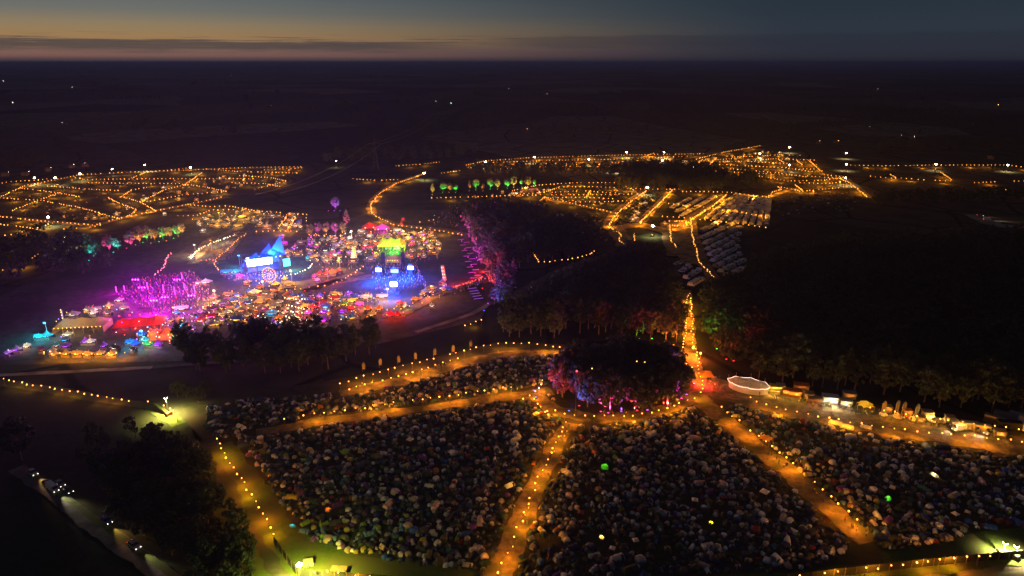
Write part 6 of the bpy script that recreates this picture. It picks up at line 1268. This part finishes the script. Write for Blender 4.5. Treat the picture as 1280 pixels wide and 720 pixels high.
# ------------------------------------------------------------------ make every label single one thing out
ORD = ['first', 'second', 'third', 'fourth', 'fifth', 'sixth', 'seventh', 'eighth', 'ninth', 'tenth', 'eleventh', 'twelfth']
LMK = [(207, 497, 'the junction floodlight'), (374, 703, 'the fence corner floodlight'), (775, 500, 'the grove'), (665, 615, 'the diagonal path'), (935, 480, 'the oval marquee'), (1037, 503, 'the white kiosk'), (1210, 540, 'the lit cabins'), (1257, 678, 'the right floodlight'), (957, 553, 'the orange star canopy'), (1030, 625, 'the right diagonal path'), (889, 653, 'the glowing yellow tent'), (756, 584, 'the glowing green tent'), (290, 600, 'the left dirt path'), (500, 500, 'the upper path'), (540, 447, 'the top path flags'), (500, 714, 'the bottom fence'), (1120, 700, 'the bottom right fence'), (1000, 590, 'the right path bend'), (440, 600, 'the left field middle'), (560, 560, 'the left field centre'), (850, 720, 'the bottom edge'), (780, 650, 'the middle field centre'), (1180, 610, 'the right field centre'), (1270, 600, 'the right frame edge'),
       (338, 347, 'the ferris wheel'), (443, 318, 'the helter skelter'), (330, 330, 'the blue main stage'), (492, 340, 'the blue arena'), (490, 307, 'the yellow dance canopy'), (200, 370, 'the magenta field'), (105, 405, 'the large warm marquee'), (175, 403, 'the red tent'), (200, 420, 'the orange shells'), (400, 345, 'the orange food stalls'), (470, 285, 'the red peaked tent'), (400, 292, 'the coloured tree row'), (370, 388, 'the pale zigzag string'), (600, 330, 'the pink wood edge'), (300, 275, 'the rear camp stalls'), (265, 320, 'the dirt meadow'), (847, 280, 'the lit gate'), (877, 310, 'the car field path'), (940, 270, 'the front car rows string'), (890, 255, 'the path bend'), (920, 340, 'the car field foot'), (865, 440, 'the light path'), (205, 236, 'the left camps'), (60, 272, 'the near left camp lane'), (735, 245, 'the mid camp'), (740, 203, 'the far camps floodlights'), (985, 200, 'the right far camps'), (1058, 205, 'the horizon string'), (555, 365, 'the golden light tower'), (475, 390, 'the red stalls'), (60, 425, 'the cyan tents'), (150, 305, 'the left coloured trees'), (120, 620, 'the country road'), (330, 455, 'the tree belt'), (700, 400, 'the dark wood'), (1100, 460, 'the vendor street wood'), (960, 400, 'the big wood corner'), (1000, 110, 'the right horizon'), (300, 100, 'the left horizon'), (640, 112, 'the pylon')]
def root_p(o): return P(o.location)
by = {}
for o in ALL:
    if o.parent is None: by.setdefault(o['label'], []).append(o)
def words_n(s): return len(s.split())
used = set(k for k, v in by.items() if len(v) == 1)
for lab, lst in list(by.items()):
    if len(lst) == 1: continue
    sub = {}
    for o in lst:
        q = root_p(o); k = min(LMK, key=lambda m: (m[0] - q[0]) ** 2 + 3 * (m[1] - q[1]) ** 2)[2]; sub.setdefault(k, []).append(o)
    for k, l2 in sub.items():
        l2.sort(key=lambda o: root_p(o)[0])
        base = f'{lab} near {k}' if k.split()[-1] not in lab.split() else lab + (f' by {k}' if words_n(lab) < 9 else '')
        if words_n(base) > 12: base = lab.replace('with two-tone panels ', '').replace('with a darker middle panel ', '')+ f' by {k}'
        if len(l2) > 1 and len(l2) <= 12:
            for i, o in enumerate(l2):
                s = ('leftmost' if i == 0 else 'rightmost' if i == len(l2) - 1 else ORD[i] + ' from left'); o['label'] = f'{base}, {s}'
        else:
            for i, o in enumerate(l2): o['label'] = base
seen = {}
for o in ALL:
    if o.parent is not None: continue
    l = o['label']; w = l.split()
    if len(w) > 16: l = l.replace(' with two-tone panels', '').replace('standing with a raised arm', 'arm raised').replace('hip roofed ', '').replace(' with a darker middle panel', ''); w = l.split(); 
    if len(w) > 16: l = l.replace('of the car field, ', '').replace('small ', '').replace('in the ', 'in '); w = l.split()
    o['label'] = ' '.join(w[:16]).rstrip(','); seen.setdefault(o['label'], []).append(o)
for l, v in seen.items():
    if len(v) > 1:
        for o in v: o['group'] = v[0].get('group') or v[0]['category'] + ' that look alike'
dup = [(l, len(v)) for l, v in seen.items() if len(v) > 1]
print('labels', len(seen), 'dups', len(dup), dup[:5], max(len(l.split()) for l in seen), [l for l in seen if len(l.split()) > 14][:6])
for o in bpy.data.objects:
    if o.type in ('MESH', 'EMPTY') and o.parent is None and 'group' not in o and o.get('kind') is None:
        g_ = {'tent': 'tents of the camp fields', 'gazebo': 'gazebos of the camp fields', 'tree': 'trees around the festival'}.get(o.get('category'))
        if g_: o['group'] = g_
HAZE = 8e-5

# stage fog lying over the fairground
fg = MB(); w_ = W([(60, 445), (75, 400), (150, 345), (270, 285), (400, 275), (470, 262), (560, 268), (625, 350), (560, 395), (450, 422), (260, 440)]); n_ = len(w_)
fg.add([(q.x, q.y, -.1) for q in w_] + [(q.x, q.y, 22) for q in w_], [tuple(range(n_)), tuple(range(n_, 2 * n_))] + [(k, (k + 1) % n_, n_ + (k + 1) % n_, n_ + k) for k in range(n_)])
fm_ = bpy.data.materials.new('smoke'); fm_.use_nodes = True; fn_ = fm_.node_tree; fn_.nodes.remove(fn_.nodes['Principled BSDF']); fv = fn_.nodes.new('ShaderNodeVolumePrincipled'); fv.inputs['Color'].default_value = (.9, .9, .9, 1); fv.inputs['Density'].default_value = .00018
fn_.links.new(fv.outputs[0], fn_.nodes['Material Output'].inputs['Volume'])
o = fg.build('smoke', fm_); bmn = bmesh.new(); bmn.from_mesh(o.data); bmesh.ops.recalc_face_normals(bmn, faces=bmn.faces); bmn.to_mesh(o.data); bmn.free()
o['kind'] = 'stuff'; o['label'] = 'thin stage fog over the fairground'; o['category'] = 'smoke'
# evening haze over the whole land
hz = MB(); hz.box((0, 0, 67), (84400, 84400, 137)); hm_ = bpy.data.materials.new('haze'); hm_.use_nodes = True; hn = hm_.node_tree
hn.nodes.remove(hn.nodes['Principled BSDF']); pv = hn.nodes.new('ShaderNodeVolumePrincipled'); pv.inputs['Color'].default_value = (.45, .50, .92, 1); pv.inputs['Density'].default_value = HAZE
pv.inputs['Anisotropy'].default_value = .35
hn.links.new(pv.outputs[0], hn.nodes['Material Output'].inputs['Volume'])
o = hz.build('haze', hm_); o['kind'] = 'stuff'; o['label'] = 'thin evening haze'; o['category'] = 'haze'
# ------------------------------------------------------------------ render settings
scene.view_settings.view_transform = 'Standard'; scene.view_settings.look = 'None'; scene.view_settings.gamma = 1; scene.view_settings.exposure = 0
scene.render.engine = 'CYCLES'
cy = scene.cycles
cy.use_light_tree = True; cy.max_bounces = 4; cy.diffuse_bounces = 2; cy.glossy_bounces = 1; cy.transmission_bounces = 2; cy.transparent_max_bounces = 4; cy.volume_bounces = 0
cy.sample_clamp_indirect = 1.5; cy.sample_clamp_direct = 0; cy.caustics_reflective = False; cy.caustics_refractive = False
cy.use_denoising = True; cy.denoiser = 'OPENIMAGEDENOISE'; cy.pixel_filter_type = 'BLACKMAN_HARRIS'; cy.filter_width = 1.55
cy.use_adaptive_sampling = False
print('objects', len(bpy.data.objects), 'lights', len(bpy.data.lights))
